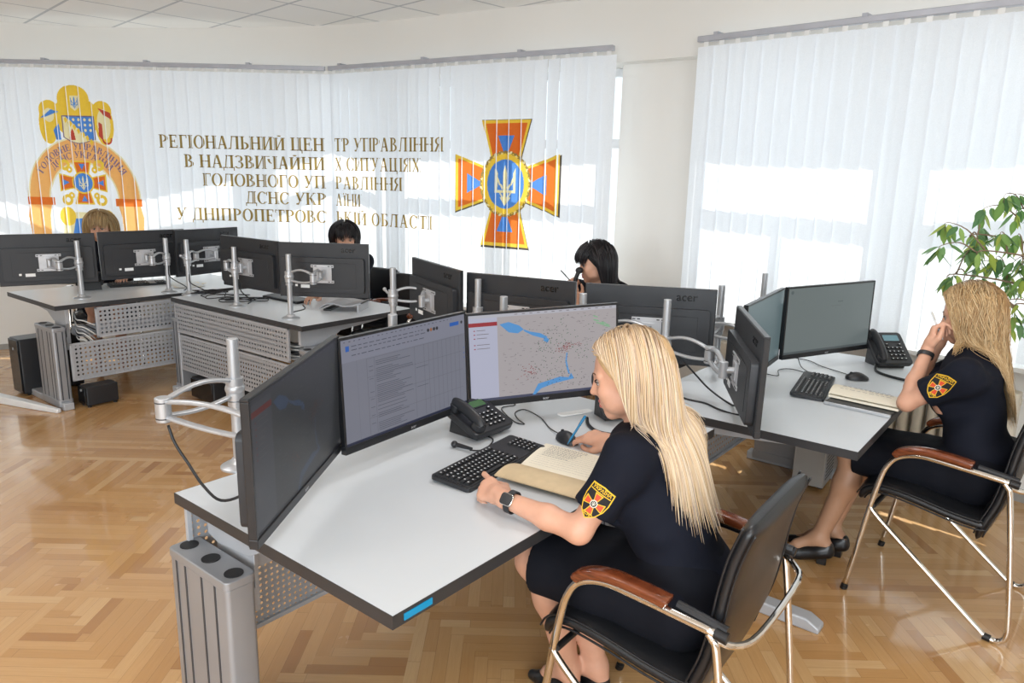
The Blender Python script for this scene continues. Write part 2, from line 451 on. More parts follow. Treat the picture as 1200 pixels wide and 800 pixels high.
def build_room():
    # floor and ceiling follow the curved wall
    out = [(p+o*.2) for p, o in (w_at(a) for a in np.linspace(0, WA[-1], 60))]
    poly = [(-6.5, -3.2)] + [(-6.5, 5.3)] + [(q.x, q.y) for q in out] + [(3.9, 2.2), (3.9, -3.2)]
    m = MB(); m.prism(poly, -.12, 0); struct(m.obj('floor', 'floor', smooth=0))
    m = MB(); m.prism(poly, CEIL, CEIL+.12); struct(m.obj('ceiling', 'ceil', smooth=0))
    aP0, aP1 = arc_of_x(.70), arc_of_x(1.22)
    wins = [(arc_of_x(-5.9), arc_of_x(-4.95), .6), (arc_of_x(-4.75), arc_of_x(-3.55), .6), (arc_of_x(-3.35), arc_of_x(-2.25), .6), (arc_of_x(-2.1), arc_of_x(-1.05), .6), (arc_of_x(-.92), arc_of_x(-.12), .6),
            (arc_of_x(-.02), aP0, .6), (aP1+.02, arc_of_x(2.13), .73), (arc_of_x(2.22), arc_of_x(3.1), .73)]
    HEAD = 2.5
    mb = MB(); strip(mb, 0, aP0, HEAD, CEIL); strip(mb, 0, aP0, 0, .6)
    prev = 0
    for a, b, h in wins[:6]: strip(mb, prev, a, .6, HEAD, .04 if prev else 0); prev = b
    struct(mb.obj('wall_back', 'wall'))
    mb = MB(); strip(mb, aP0, WA[-1], HEAD, CEIL); strip(mb, aP0, aP1, 0, HEAD, .12); strip(mb, aP1, WA[-1], 0, .73)
    prev = None
    for a, b, h in wins[6:]:
        if prev: strip(mb, prev, a, .73, HEAD, .04)
        prev = b
    strip(mb, prev, WA[-1], .73, HEAD)
    mb.box((3.75, -.5, CEIL/2), (.2, 5.4, CEIL)); struct(mb.obj('wall_right', 'wall'))
    mb = MB(); mb.box((-6.4, 1.05, CEIL/2), (.2, 8.5, CEIL)); struct(mb.obj('wall_left', 'wall'))
    # wall behind the photographer with a wide opening added for the rear fill lamp
    mb = MB(); mb.box((-5.15, -3.1, CEIL/2), (2.7, .2, CEIL)); mb.box((3.1, -3.1, CEIL/2), (1.5, .2, CEIL)); mb.box((-.72, -3.1, .4), (6.2, .2, .8)); mb.box((-.72, -3.1, 2.8), (6.2, .2, .3))
    struct(mb.obj('wall_front', 'wall'))
    # windows
    for i, (a, b, h) in enumerate(wins):
        p0, o0 = w_at(a); p1, o1 = w_at(b); o = (o0+o1).normalized(); p0 = p0+o*.3; p1 = p1+o*.3
        d = (p1-p0); L = d.length; ang = math.atan2(d.y, d.x)
        f = MB(); t = .06
        f.box((L/2, 0, h+t/2), (L, .07, t)); f.box((L/2, 0, HEAD-t/2), (L, .07, t)); f.box((t/2, 0, (h+HEAD)/2), (t, .07, HEAD-h-2*t)); f.box((L-t/2, 0, (h+HEAD)/2), (t, .07, HEAD-h-2*t))
        f.box((L/2, 0, 1.95), (L-2*t, .06, .07))
        if L > 1.0: f.box((L/2, 0, (h+1.92)/2), (.07, .06, 1.92-h-t))
        w = f.obj('window_%d' % (i+1), 'pvc', bevel=.004, smooth=0); w.location = p0; w.rotation_euler = (0, 0, ang); struct(w)
        g = MB(); g.box((L/2, 0, (h+HEAD)/2), (L-2*t+.01, .006, HEAD-h-2*t+.01)); g.obj('pane', 'glass', w, smooth=0)
    # sills and skirtings
    m = MB(); strip(m, .5, aP0, .6, .625, -.13, .3); struct(m.obj('trim_1', 'sill'))
    m = MB(); strip(m, aP1, WA[-1]-.2, .73, .755, -.13, .3); struct(m.obj('trim_2', 'sill'))
    m = MB(); strip(m, 0, aP0, 0, .07, -.02, 0); struct(m.obj('baseboard_back', 'skirting'))
    m = MB(); strip(m, aP0, WA[-1], 0, .07, -.02, 0); struct(m.obj('baseboard_right', 'skirting'))
    # boxed-in heating under the back window
    m = MB(); strip(m, .7, aP0-.1, .0, .598, -.30, -.021); struct(m.obj('trim_3', 'wall'))
    m = MB(); strip(m, .72, aP0-.1, .0, .05, -.315, -.30); struct(m.obj('trim_4', 'skirting'))
    m = MB(); strip(m, .6, aP0-.05, .625, .65, -.34, .25); struct(m.obj('trim_5', 'sill'))
    # radiators below the right window
    for i, x in enumerate((1.75, 2.55)):
        a = arc_of_x(x); p, o = w_at(a); d = V((o.y, -o.x, 0)); ang = math.atan2(d.y, d.x)
        r = thing('radiator', ['ribbed cream radiator under the right window beside the pillar', 'ribbed cream radiator under the right window behind the wavy-haired woman'][i], 'radiator', p-o*.10, ang)
        for k in range(9):
            q = MB(); q.rbox(((k-4)*.075, 0, .36), (.05, .09, .52), .02, 3, 'z'); q.obj('rib', 'radiator', r, bevel=.008)
        q = MB(); q.cyl((-.33, 0, .15), (.33, 0, .15), .018); q.cyl((-.33, 0, .57), (.33, 0, .57), .018); q.cyl((-.26, 0, .0), (-.26, 0, .14), .012); q.obj('manifold', 'radiator', r)

# ------------------------------------------------------------------ serif capitals for the printed blinds
T, t_ = .18, .07
def rect(x0, y0, x1, y1): return [(x0, y0), (x1, y0), (x1, y1), (x0, y1)]
def stem(x, y0=0, y1=1, a=1, b=1):
    r = [rect(x-T/2, y0, x+T/2, y1)]
    if a: r.append(rect(x-T/2-.075, y0, x+T/2+.075, y0+.05))
    if b: r.append(rect(x-T/2-.075, y1-.05, x+T/2+.075, y1))
    return r
def dg(x0, y0, x1, y1, w): return [[(x0-w/2, y0), (x0+w/2, y0), (x1+w/2, y1), (x1-w/2, y1)]]
def arc(cx, cy, rx, ry, a0, a1, n=12):
    r = []
    def P(a, k):
        tx = T*.98 if k else 0; ty = t_*.9 if k else 0
        c, s = math.cos(math.radians(a)), math.sin(math.radians(a))
        return (cx+(rx-tx)*c, cy+(ry-ty)*s)
    for i in range(n):
        a, b = a0+(a1-a0)*i/n, a0+(a1-a0)*(i+1)/n
        r.append([P(a, 0), P(b, 0), P(b, 1), P(a, 1)])
    return r
def glyph(c):
    H = [rect(.1, .48, .6, .48+t_)]
    if c == ' ': return [], .36
    if c == 'І': return stem(.2), .4
    if c == 'Ї': return stem(.24, 0, .86) + [rect(.04, .93, .16, 1.05), rect(.32, .93, .44, 1.05)], .48
    if c == 'Н': return stem(.17)+stem(.68)+[rect(.2, .47, .66, .47+t_)], .86
    if c == 'П': return stem(.17)+stem(.68)+[rect(.1, 1-t_, .75, 1)], .86
    if c == 'И': return stem(.17)+stem(.68)+dg(.24, .08, .6, .92, .08), .86
    if c == 'Й': return stem(.17, 0, .95)+stem(.68, 0, .95)+dg(.24, .08, .6, .86, .08)+arc(.42, 1.16, .17, .13, 200, 340, 5), .86
    if c == 'Ц': return stem(.17)+stem(.66)+[rect(.1, 0, .86, t_), rect(.79, -.2, .86, t_)], .9
    if c == 'Г': return stem(.18)+[rect(.1, 1-t_, .62, 1), rect(.56, .76, .62, 1)], .66
    if c == 'Е': return stem(.18)+[rect(.1, 1-t_, .62, 1), rect(.56, .8, .62, 1), rect(.1, 0, .66, t_), rect(.6, 0, .66, .2), rect(.2, .48, .48, .48+t_), rect(.44, .4, .5, .63)], .72
    if c == 'Т': return stem(.37)+[rect(.03, 1-t_, .71, 1), rect(.03, .76, .09, 1), rect(.65, .76, .71, 1)], .74
    if c == 'Р': return stem(.18)+arc(.3, .73, .36, .27, -90, 90), .7
    if c == 'Ь': return stem(.18)+arc(.3, .28, .36, .28, -90, 90), .7
    if c == 'Б': return stem(.18)+arc(.3, .28, .36, .28, -90, 90)+[rect(.1, 1-t_, .6, 1), rect(.54, .8, .6, 1)], .7
    if c == 'В': return stem(.18)+arc(.3, .76, .3, .24, -90, 90)+arc(.32, .27, .36, .27, -90, 90), .74
    if c == 'О': return arc(.42, .5, .4, .52, 0, 360, 22), .84
    if c == 'С': return arc(.42, .5, .4, .52, 42, 318, 18)+[rect(.68, .7, .74, .98)], .78
    if c == 'З': return arc(.28, .75, .3, .26, -90, 150, 9)+arc(.28, .26, .34, .28, -150, 90, 9), .68
    if c == 'Ч': return stem(.6)+arc(.36, .78, .3, .36, 180, 275, 6)+[rect(.0, .95, .24, 1)], .78
    if c == 'А': return dg(.14, 0, .38, 1, .075)+dg(.66, 0, .41, 1, T)+[rect(.2, .3, .58, .3+t_), rect(.02, 0, .26, .05), rect(.5, 0, .82, .05)], .82
    if c == 'Л': return dg(.16, 0, .28, 1, .08)+stem(.66)+[rect(.22, 1-t_, .72, 1), rect(.02, 0, .16, .1)], .84
    if c == 'Д': return dg(.18, 0, .3, 1, .08)+stem(.62, .0, 1, 0)+[rect(.22, 1-t_, .7, 1), rect(.02, 0, .82, t_), rect(.02, -.2, .09, t_), rect(.75, -.2, .82, t_)], .84
    if c == 'Х': return dg(.66, 0, .16, 1, T)+dg(.14, 0, .66, 1, .075)+[rect(.02, 0, .26, .05), rect(.52, 0, .8, .05), rect(.02, .95, .3, 1), rect(.54, .95, .78, 1)], .8
    if c == 'У': return dg(.4, .3, .16, 1, T)+dg(.24, 0, .66, 1, .08)+[rect(.02, .95, .32, 1), rect(.54, .95, .78, 1), rect(.1, 0, .26, .12)], .78
    if c == 'К': return stem(.17)+dg(.3, .5, .62, 1, .08)+dg(.66, 0, .36, .58, T)+[rect(.5, 0, .82, .05), rect(.5, .95, .74, 1)], .82
    if c == 'Я': return stem(.56)+arc(.44, .73, .36, .27, 90, 270)+dg(.12, 0, .38, .5, T*.9)+[rect(.0, 0, .24, .05)], .76
    return [rect(0, 0, .5, 1)], .6
def text_polys(s, s0, s1, z0, z1):
    """quads of the line laid from s0 to s1 between base z0 and cap height z1"""
    tot = sum(glyph(c)[1] for c in s); k = (s1-s0)/tot; h = z1-z0; x = s0; out = []
    for c in s:
        g, w = glyph(c)
        out += [[(x+p[0]*k, z0+p[1]*h) for p in q] for q in g]; x += w*k
    return out
def trident(cx, cz, h, k=1.0):
    """simple trident emblem as convex pieces"""
    P = []
    def q(*pts): P.append([(cx+x*h*k, cz+z*h) for x, z in pts])
    w = .07
    q((-.05, -.42), (.05, -.42), (.075, .3), (0, .55), (-.075, .3))                  # centre prong
    for s in (-1, 1):
        q((s*.36, -.28), (s*.29, -.28), (s*.27, .3), (s*.36, .46))                     # side prong
        q((s*.36, -.28), (s*.06, -.28), (s*.06, -.2), (s*.36, -.2))
        q((s*.29, .22), (s*.22, .1), (s*.16, -.05), (s*.22, -.05), (s*.29, .08))
        q((s*.2, -.22), (s*.26, -.22), (0, -.58), (0, -.48))
        q((s*.06, -.12), (s*.13, -.02), (s*.2, -.02), (s*.1, -.2))
    return P

def clip(poly, x, keep_less):
    out = []
    for i in range(len(poly)):
        a, b = poly[i], poly[(i+1) % len(poly)]
        ia = (a[0] <= x) if keep_less else (a[0] >= x); ib = (b[0] <= x) if keep_less else (b[0] >= x)
        if ia: out.append(a)
        if ia != ib:
            t = (x-a[0])/(b[0]-a[0]); out.append((x, a[1]+t*(b[1]-a[1])))
    return out

PITCH = .108
class Blind:
    def __init__(s, A, B, z0, z1, label, slats_off=()):
        s.A = V((*A, 0)); d = V((*B, 0))-s.A; s.L = d.length; s.z0 = z0; s.z1 = z1
        s.n = int(s.L/PITCH)+1; s.ang = [math.radians(7+RNG.uniform(-1.5, 1.5)) for _ in range(s.n)]
        for k, a in slats_off: s.ang[k] = math.radians(a)
        s.root = thing('vertical_blind', label, 'blind', (*A, 0), math.atan2(d.y, d.x))
        w = .122
        r = MB(); r.box((s.L/2, 0, z1+.045), (s.L, .045, .036)); r.obj('head_rail', 'railm', s.root, bevel=.004)
        for k in range(s.n):
            c = (k+.5)*PITCH; a = s.ang[k]; x = w/2*math.cos(a); y = w/2*math.sin(a)
            zb = z0 + RNG.uniform(-.004, .004); m = MB()
            m.add([(c-x, y, zb), (c, -.0015, zb), (c+x, -y, zb), (c-x, y, z1), (c, -.0015, z1), (c+x, -y, z1)], [(0, 1, 4, 3), (1, 2, 5, 4)])
            sl = m.obj('fabric_slat', FAB['white'], s.root, smooth=0)
            h = MB(); h.box((c, 0, z1+.012), (.03, .006, .03)); h.obj('slat_hanger', 'sill', sl, smooth=0)
        for k in range(int(s.L/.9)+1):
            b = MB(); b.box((min(s.L-.05, .12+k*.9), .03, z1+.072), (.03, .08, .02)); b.obj('rail_bracket', 'railm', s.root, smooth=0)
    def put(s, mb, polys, layer, mi):
        for poly in polys:
            xs = [p[0] for p in poly]
            for k in range(max(0, int((min(xs))/PITCH)-1), min(s.n, int(max(xs)/PITCH)+2)):
                lo, hi = k*PITCH+.0068, (k+1)*PITCH+.0068      # the visible part of slat k
                q = clip(clip(poly, lo, False), hi, True)
                if len(q) < 3: continue
                a = s.ang[k]; c = (k+.5)*PITCH
                q = [p for i, p in enumerate(q) if (abs(p[0]-q[i-1][0])+abs(p[1]-q[i-1][1])) > 1e-6]
                if len(q) < 3: continue
                ar = sum(q[i][0]*q[(i+1) % len(q)][1]-q[(i+1) % len(q)][0]*q[i][1] for i in range(len(q)))
                if abs(ar) < 1e-7: continue
                if ar < 0: q = q[::-1]
                mb.add([(x, -(x-c)*math.tan(a) - .0022 - .0007*layer, z) for x, z in q], [tuple(range(len(q)))], mi)

def raster(b, jobs, name, px=.0034):
    """paint the pieces in order on a fine grid and lay the result on the slats as one thin layer of ink"""
    xs = [p[0] for P, c in jobs for q in P for p in q]; zs = [p[1] for P, c in jobs for q in P for p in q]
    x0, z0 = min(xs), min(zs); nx, nz = int((max(xs)-x0)/px)+2, int((max(zs)-z0)/px)+2
    G = np.full((nx, nz), -1); cols = []
    for P, c in jobs:
        if c not in cols: cols.append(c)
        ci = cols.index(c)
        for q in P:
            a = np.array(q); i0, i1 = int((a[:, 0].min()-x0)/px), int((a[:, 0].max()-x0)/px)+2; j0, j1 = int((a[:, 1].min()-z0)/px), int((a[:, 1].max()-z0)/px)+2
            gx, gz = np.meshgrid(x0+(np.arange(i0, i1)+.5)*px, z0+(np.arange(j0, j1)+.5)*px, indexing='ij'); ins = np.zeros(gx.shape, bool)
            for k in range(len(a)):
                (ax, az), (bx, bz) = a[k-1], a[k]
                if az == bz: continue
                ins ^= ((az > gz) != (bz > gz)) & (gx < (bx-ax)*(gz-az)/(bz-az)+ax)
            sub = G[i0:i1, j0:j1]; sub[ins[:sub.shape[0], :sub.shape[1]]] = ci
    m = MB()
    for i in range(nx):
        xa, xb = x0+i*px, x0+(i+1)*px; k = int(((xa+xb)/2-.0068)/PITCH)
        if k < 0 or k >= b.n: continue
        t = math.tan(b.ang[k]); c = (k+.5)*PITCH; ya, yb = -(xa-c)*t-.0022, -(xb-c)*t-.0022; j = 0
        while j < nz:
            v = G[i, j]; j2 = j
            while j2 < nz and G[i, j2] == v: j2 += 1
            if v >= 0: m.add([(xa, ya, z0+j*px), (xb, yb, z0+j*px), (xb, yb, z0+j2*px), (xa, ya, z0+j2*px)], [(0, 1, 2, 3)], int(v))
            j = j2
    return m.obj(name, [INK[c] for c in cols], b.root, smooth=0)
def ink(name, col):
    """dye in the cloth: tints what the cloth sends through and back"""
    m, b = mat_base(name); c = srgb(col); n = noise(ocoord(), 30, 2)
    t = X.nt.nodes.new('ShaderNodeBsdfTransparent'); X.nt.links.new(ramp(n, [(.3, tuple(v*.96 for v in c)), (.7, c)]).k, t.inputs[0])
    X.nt.links.new(t.outputs[0], X.nt.nodes['Material Output'].inputs[0]); return m
INK = {}
def ell(cx, cz, rx, rz, n=24): return [[(cx, cz), (cx+rx*math.cos(2*PI*i/n), cz+rz*math.sin(2*PI*i/n)), (cx+rx*math.cos(2*PI*(i+1)/n), cz+rz*math.sin(2*PI*(i+1)/n))] for i in range(n)]
def ring(cx, cz, r0, r1, a0=0, a1=360, n=36, k=1.0):
    o = []
    for i in range(n):
        a, b = math.radians(a0+(a1-a0)*i/n), math.radians(a0+(a1-a0)*(i+1)/n)
        o.append([(cx+r*math.cos(t)*k, cz+r*math.sin(t)) for r, t in ((r0, a), (r1, a), (r1, b), (r0, b))])
    return o
def cross_arms(cx, cz, rx, rz, wi, wo, inset=0.0):
    """four flared arms; wi inner half width, wo outer half width (both as a share of the radius)"""
    o = []
    for dx, dz in ((0, 1), (1, 0), (0, -1), (-1, 0)):
        def P(u, v): return (cx+(dx*u+dz*v)*rx, cz+(dz*u-dx*v)*rz)
        o.append([P(.16+inset, -wi+inset*.4), P(1-inset, -wo+inset*1.25), P(1-inset, wo-inset*1.25), P(.16+inset, wi-inset*.4)])
    return o
def arm_tris(cx, cz, rx, rz, r0, r1, w):
    o = []
    for dx, dz in ((0, 1), (1, 0), (0, -1), (-1, 0)):
        def P(u, v): return (cx+(dx*u+dz*v)*rx, cz+(dz*u-dx*v)*rz)
        o.append([P(r0, 0), P(r1, -w), P(r1, w)])
    return o
FAB = {}
def build_blinds():
    FAB['white'] = fabric('blind_cloth', (243, 246, 250), .5)
    for k, c in dict( gold=(178, 152, 92), orange=(240, 140, 66), paleor=(253, 200, 128), yellow=(252, 218, 92), blue=(112, 164, 226), red=(214, 104, 84), cream=(250, 238, 196), dark=(110, 100, 90), mauve=(150, 130, 158)).items():
        INK[k] = ink('blind_ink_'+k, c)
    cols = ['gold', 'orange', 'paleor', 'yellow', 'blue', 'red', 'cream', 'dark', 'mauve']
    mats_ = [INK[c] for c in cols]; ci = {c: i for i, c in enumerate(cols)}
    L = Blind((-5.2, 6.77), (-1.70, 6.765), .665, 2.53, 'white vertical blind at the left with the coat of arms print')
    Mi = Blind((-1.66, 6.755), (.665, 5.42), .665, 2.53, 'white vertical blind in the middle with the orange cross print', slats_off=((11, 14), (20, 20)))
    R = Blind((1.17, 5.06), (3.28, 3.18), .77, 2.53, 'white vertical blind right of the pillar, unprinted', slats_off=((11, 15),))
    lines = [('РЕГІОНАЛЬНИЙ ЦЕНТР УПРАВЛІННЯ', 1.985, 4.77, 1.872, 1.985), ('В НАДЗВИЧАЙНИХ СИТУАЦІЯХ', 2.2, 4.535, 1.706, 1.818), ('ГОЛОВНОГО УПРАВЛІННЯ', 2.358, 4.343, 1.545, 1.655),
             ('ДСНС УКРАЇНИ', 2.738, 3.88, 1.395, 1.503), ('У ДНІПРОПЕТРОВСЬКІЙ ОБЛАСТІ', 2.098, 4.658, 1.235, 1.345)]
    a, b = MB(), MB()
    for tx, s0, s1, z0, z1 in lines:
        # whole letters only on either side of the seam between the two blinds
        ws = [glyph(c)[1] for c in tx]; tot = sum(ws); acc = 0; cut = len(tx)
        for i, w in enumerate(ws):
            if s0+(acc+w/2)/tot*(s1-s0) > 3.52: cut = i; break
            acc += w
        L.put(a, text_polys(tx[:cut], s0, 3.478, z0, z1), 0, ci['gold'])
        Mi.put(b, [[(p[0]-3.54, p[1]) for p in q] for q in text_polys(tx[cut:], 3.575, s1, z0, z1)], 0, ci['gold'])
    a.obj('printed_lettering', mats_, L.root, smooth=0); b.obj('printed_lettering', mats_, Mi.root, smooth=0)
    # orange cross
    J1 = []; cx, cz = 1.82, 1.625; rx, rz = .47, .485
    def P(polys, layer, c): J1.append((polys, c))
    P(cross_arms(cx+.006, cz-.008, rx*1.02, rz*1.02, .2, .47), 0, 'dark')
    P(cross_arms(cx, cz, rx, rz, .2, .47), 1, 'yellow')
    P(cross_arms(cx, cz, rx, rz, .2, .47, .055), 2, 'orange')
    P(arm_tris(cx, cz, rx, rz, .42, .76, .16), 3, 'blue')
    P(ell(cx, cz, .232, .252), 4, 'gold'); P(ell(cx, cz, .222, .242), 5, 'yellow')
    for i in range(30):
        t = 2*PI*i/30; x, z = cx+.206*math.cos(t), cz+.226*math.sin(t)
        for s in (-1, 1):
            u = t+s*.9; P([[(x, z), (x+.03*math.cos(u)-.01*math.sin(u), z+.03*math.sin(u)+.01*math.cos(u)), (x+.045*math.cos(u), z+.045*math.sin(u)), (x+.03*math.cos(u)+.01*math.sin(u), z+.03*math.sin(u)-.01*math.cos(u))]], 6, 'gold' if (i+s) % 3 else 'cream')
    P(ell(cx, cz, .168, .19), 7, 'blue'); P(trident(cx, cz+.005, .26), 8, 'cream')
    P([[(cx-.05, cz-.10), (cx+.05, cz-.10), (cx, cz-.17)]], 8, 'cream')
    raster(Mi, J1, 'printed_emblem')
    # coat of arms on the left blind
    J2 = []
    def Q(polys, layer, c): J2.append((polys, c))
    X0 = 1.27
    # arched band with legs
    Q(ring(X0, 1.39, .33, .555, 0, 180, 40, .93), 0, 'cream'); Q(ring(X0, 1.39, .345, .54, 0, 180, 40, .93), 1, 'paleor')
    for s in (-1, 1):
        Q([[(X0+s*.30, 1.36), (X0+s*.50, 1.36), (X0+s*.53, 1.24), (X0+s*.50, .95), (X0+s*.34, .95), (X0+s*.33, 1.24)]], 0, 'paleor')
        Q([[(X0+s*.28, 1.41), (X0+s*.52, 1.41), (X0+s*.52, 1.34), (X0+s*.28, 1.34)]], 1, 'orange')
    for tx, r, a0, a1 in (('ГОЛОВНЕ УПРАВЛІННЯ', .447, 150, 30), ('ДСНС УКРАЇНИ', .375, 136, 44)):
        tot = sum(glyph(c)[1] for c in tx); acc = 0
        for c in tx:
            g, w = glyph(c); h = .058; k = math.radians(abs(a1-a0))*r/tot
            t = math.radians(a0+(a1-a0)*(acc+w/2)/tot); ca, sa = math.cos(t-PI/2), math.sin(t-PI/2)
            for q in g:
                Q([[(X0+.93*(r*math.cos(t))+((p[0]-w/2)*k)*ca-(p[1]*h)*sa, 1.39+r*math.sin(t)+((p[0]-w/2)*k)*sa+(p[1]*h)*ca) for p in q]], 2, 'mauve')
            acc += w
    # small cross inside the arch
    cx, cz = X0, 1.545
    Q(cross_arms(cx, cz, .215, .195, .2, .42), 2, 'yellow'); Q(cross_arms(cx, cz, .215, .195, .2, .42, .07), 2, 'orange'); Q(arm_tris(cx, cz, .215, .195, .58, .86, .14), 3, 'blue')
    for s in (-1, 1):
        for v in (-1, 1):
            Q(ring(cx+s*.155, cz+v*.155, .022, .05, 0, 360, 14), 3, 'yellow'); Q(ring(cx+s*.115, cz+v*.115, .01, .03, 0, 360, 10), 3, 'yellow')
    Q(ell(cx, cz, .10, .10), 4, 'yellow'); Q(ell(cx, cz, .085, .085), 5, 'blue'); Q(trident(cx, cz, .115), 6, 'cream')
    # lower blue and yellow figures
    Q([[(cx-.2, 1.28), (cx+.2, 1.28), (cx+.24, .95), (cx-.24, .95)]], 1, 'cream')
    Q(ell(cx-.17, 1.24, .075, .085), 2, 'yellow'); Q(ell(cx+.19, 1.22, .075, .085), 2, 'yellow')
    Q([[(cx-.1, 1.22), (cx+.12, 1.24), (cx+.16, 1.0), (cx-.16, 1.0)]], 2, 'blue'); Q([[(cx-.03, 1.24), (cx+.05, 1.24), (cx+.02, 1.0), (cx-.05, 1.0)]], 3, 'yellow')
    # upper coat of arms: yellow mantle, supporters, crown with trident, shield
    Q(ell(X0-.02, 2.27, .145, .12), 0, 'yellow'); Q(ell(X0-.01, 2.12, .21, .18), 0, 'yellow')
    for s in (-1, 1):
        Q(ell(X0-.01+s*.25, 2.05, .085, .17), 0, 'yellow'); Q(ell(X0-.01+s*.235, 2.17, .09, .09), 0, 'yellow')
    Q(ell(X0-.25, 2.13, .05, .06), 1, 'cream'); Q([[(X0-.33, 2.10), (X0-.23, 2.18), (X0-.16, 2.16), (X0-.24, 2.13)]], 2, 'blue'); Q([[(X0-.2, 1.92), (X0-.16, 1.92), (X0-.17, 2.06), (X0-.22, 2.0)]], 2, 'blue')
    Q(ell(X0+.235, 2.06, .06, .13), 1, 'cream'); Q([[(X0+.19, 2.2), (X0+.3, 2.16), (X0+.31, 2.1), (X0+.24, 2.14)]], 2, 'red'); Q([[(X0+.18, 1.96), (X0+.22, 1.92), (X0+.22, 2.06), (X0+.19, 2.08)]], 2, 'red')
    Q(ring(X0+.255, 1.93, .03, .045, 180, 380, 10), 2, 'red')
    Q([[(X0-.05, 2.30), (X0+.03, 2.30), (X0+.03, 2.20), (X0-.01, 2.17), (X0-.05, 2.20)]], 1, 'cream'); Q(trident(X0-.01, 2.245, .095), 2, 'blue')
    sh = [(X0-.13, 2.12), (X0+.14, 2.12), (X0+.14, 1.93), (X0+.06, 1.905), (X0, 1.893), (X0-.06, 1.905), (X0-.13, 1.945)]
    Q([[(X0+(x-X0)*1.07, 2.0+(z-2.0)*1.07) for x, z in sh]], 2, 'mauve'); Q([sh], 3, 'cream')
    Q([[(X0-.10, 2.12), (X0+.14, 2.12), (X0+.14, 1.93), (X0+.11, 1.905)]], 4, 'blue')
    for i in range(7): Q([[(X0-.12+i*.036, 2.10-i*.031), (X0-.10+i*.036, 2.12-i*.031), (X0-.085+i*.036, 2.09-i*.031), (X0-.105+i*.036, 2.06-i*.031)]], 5, 'yellow')
    for i in range(3):
        for j in range(4-i): Q(ell(X0+.115-j*.05, 2.095-i*.045, .013, .014, 8), 5, 'cream')
    Q([[(X0-.08, 1.92), (X0-.03, 1.92), (X0-.04, 1.99), (X0-.055, 2.02), (X0-.07, 1.99)]], 4, 'red')
    raster(L, J2, 'printed_emblem')
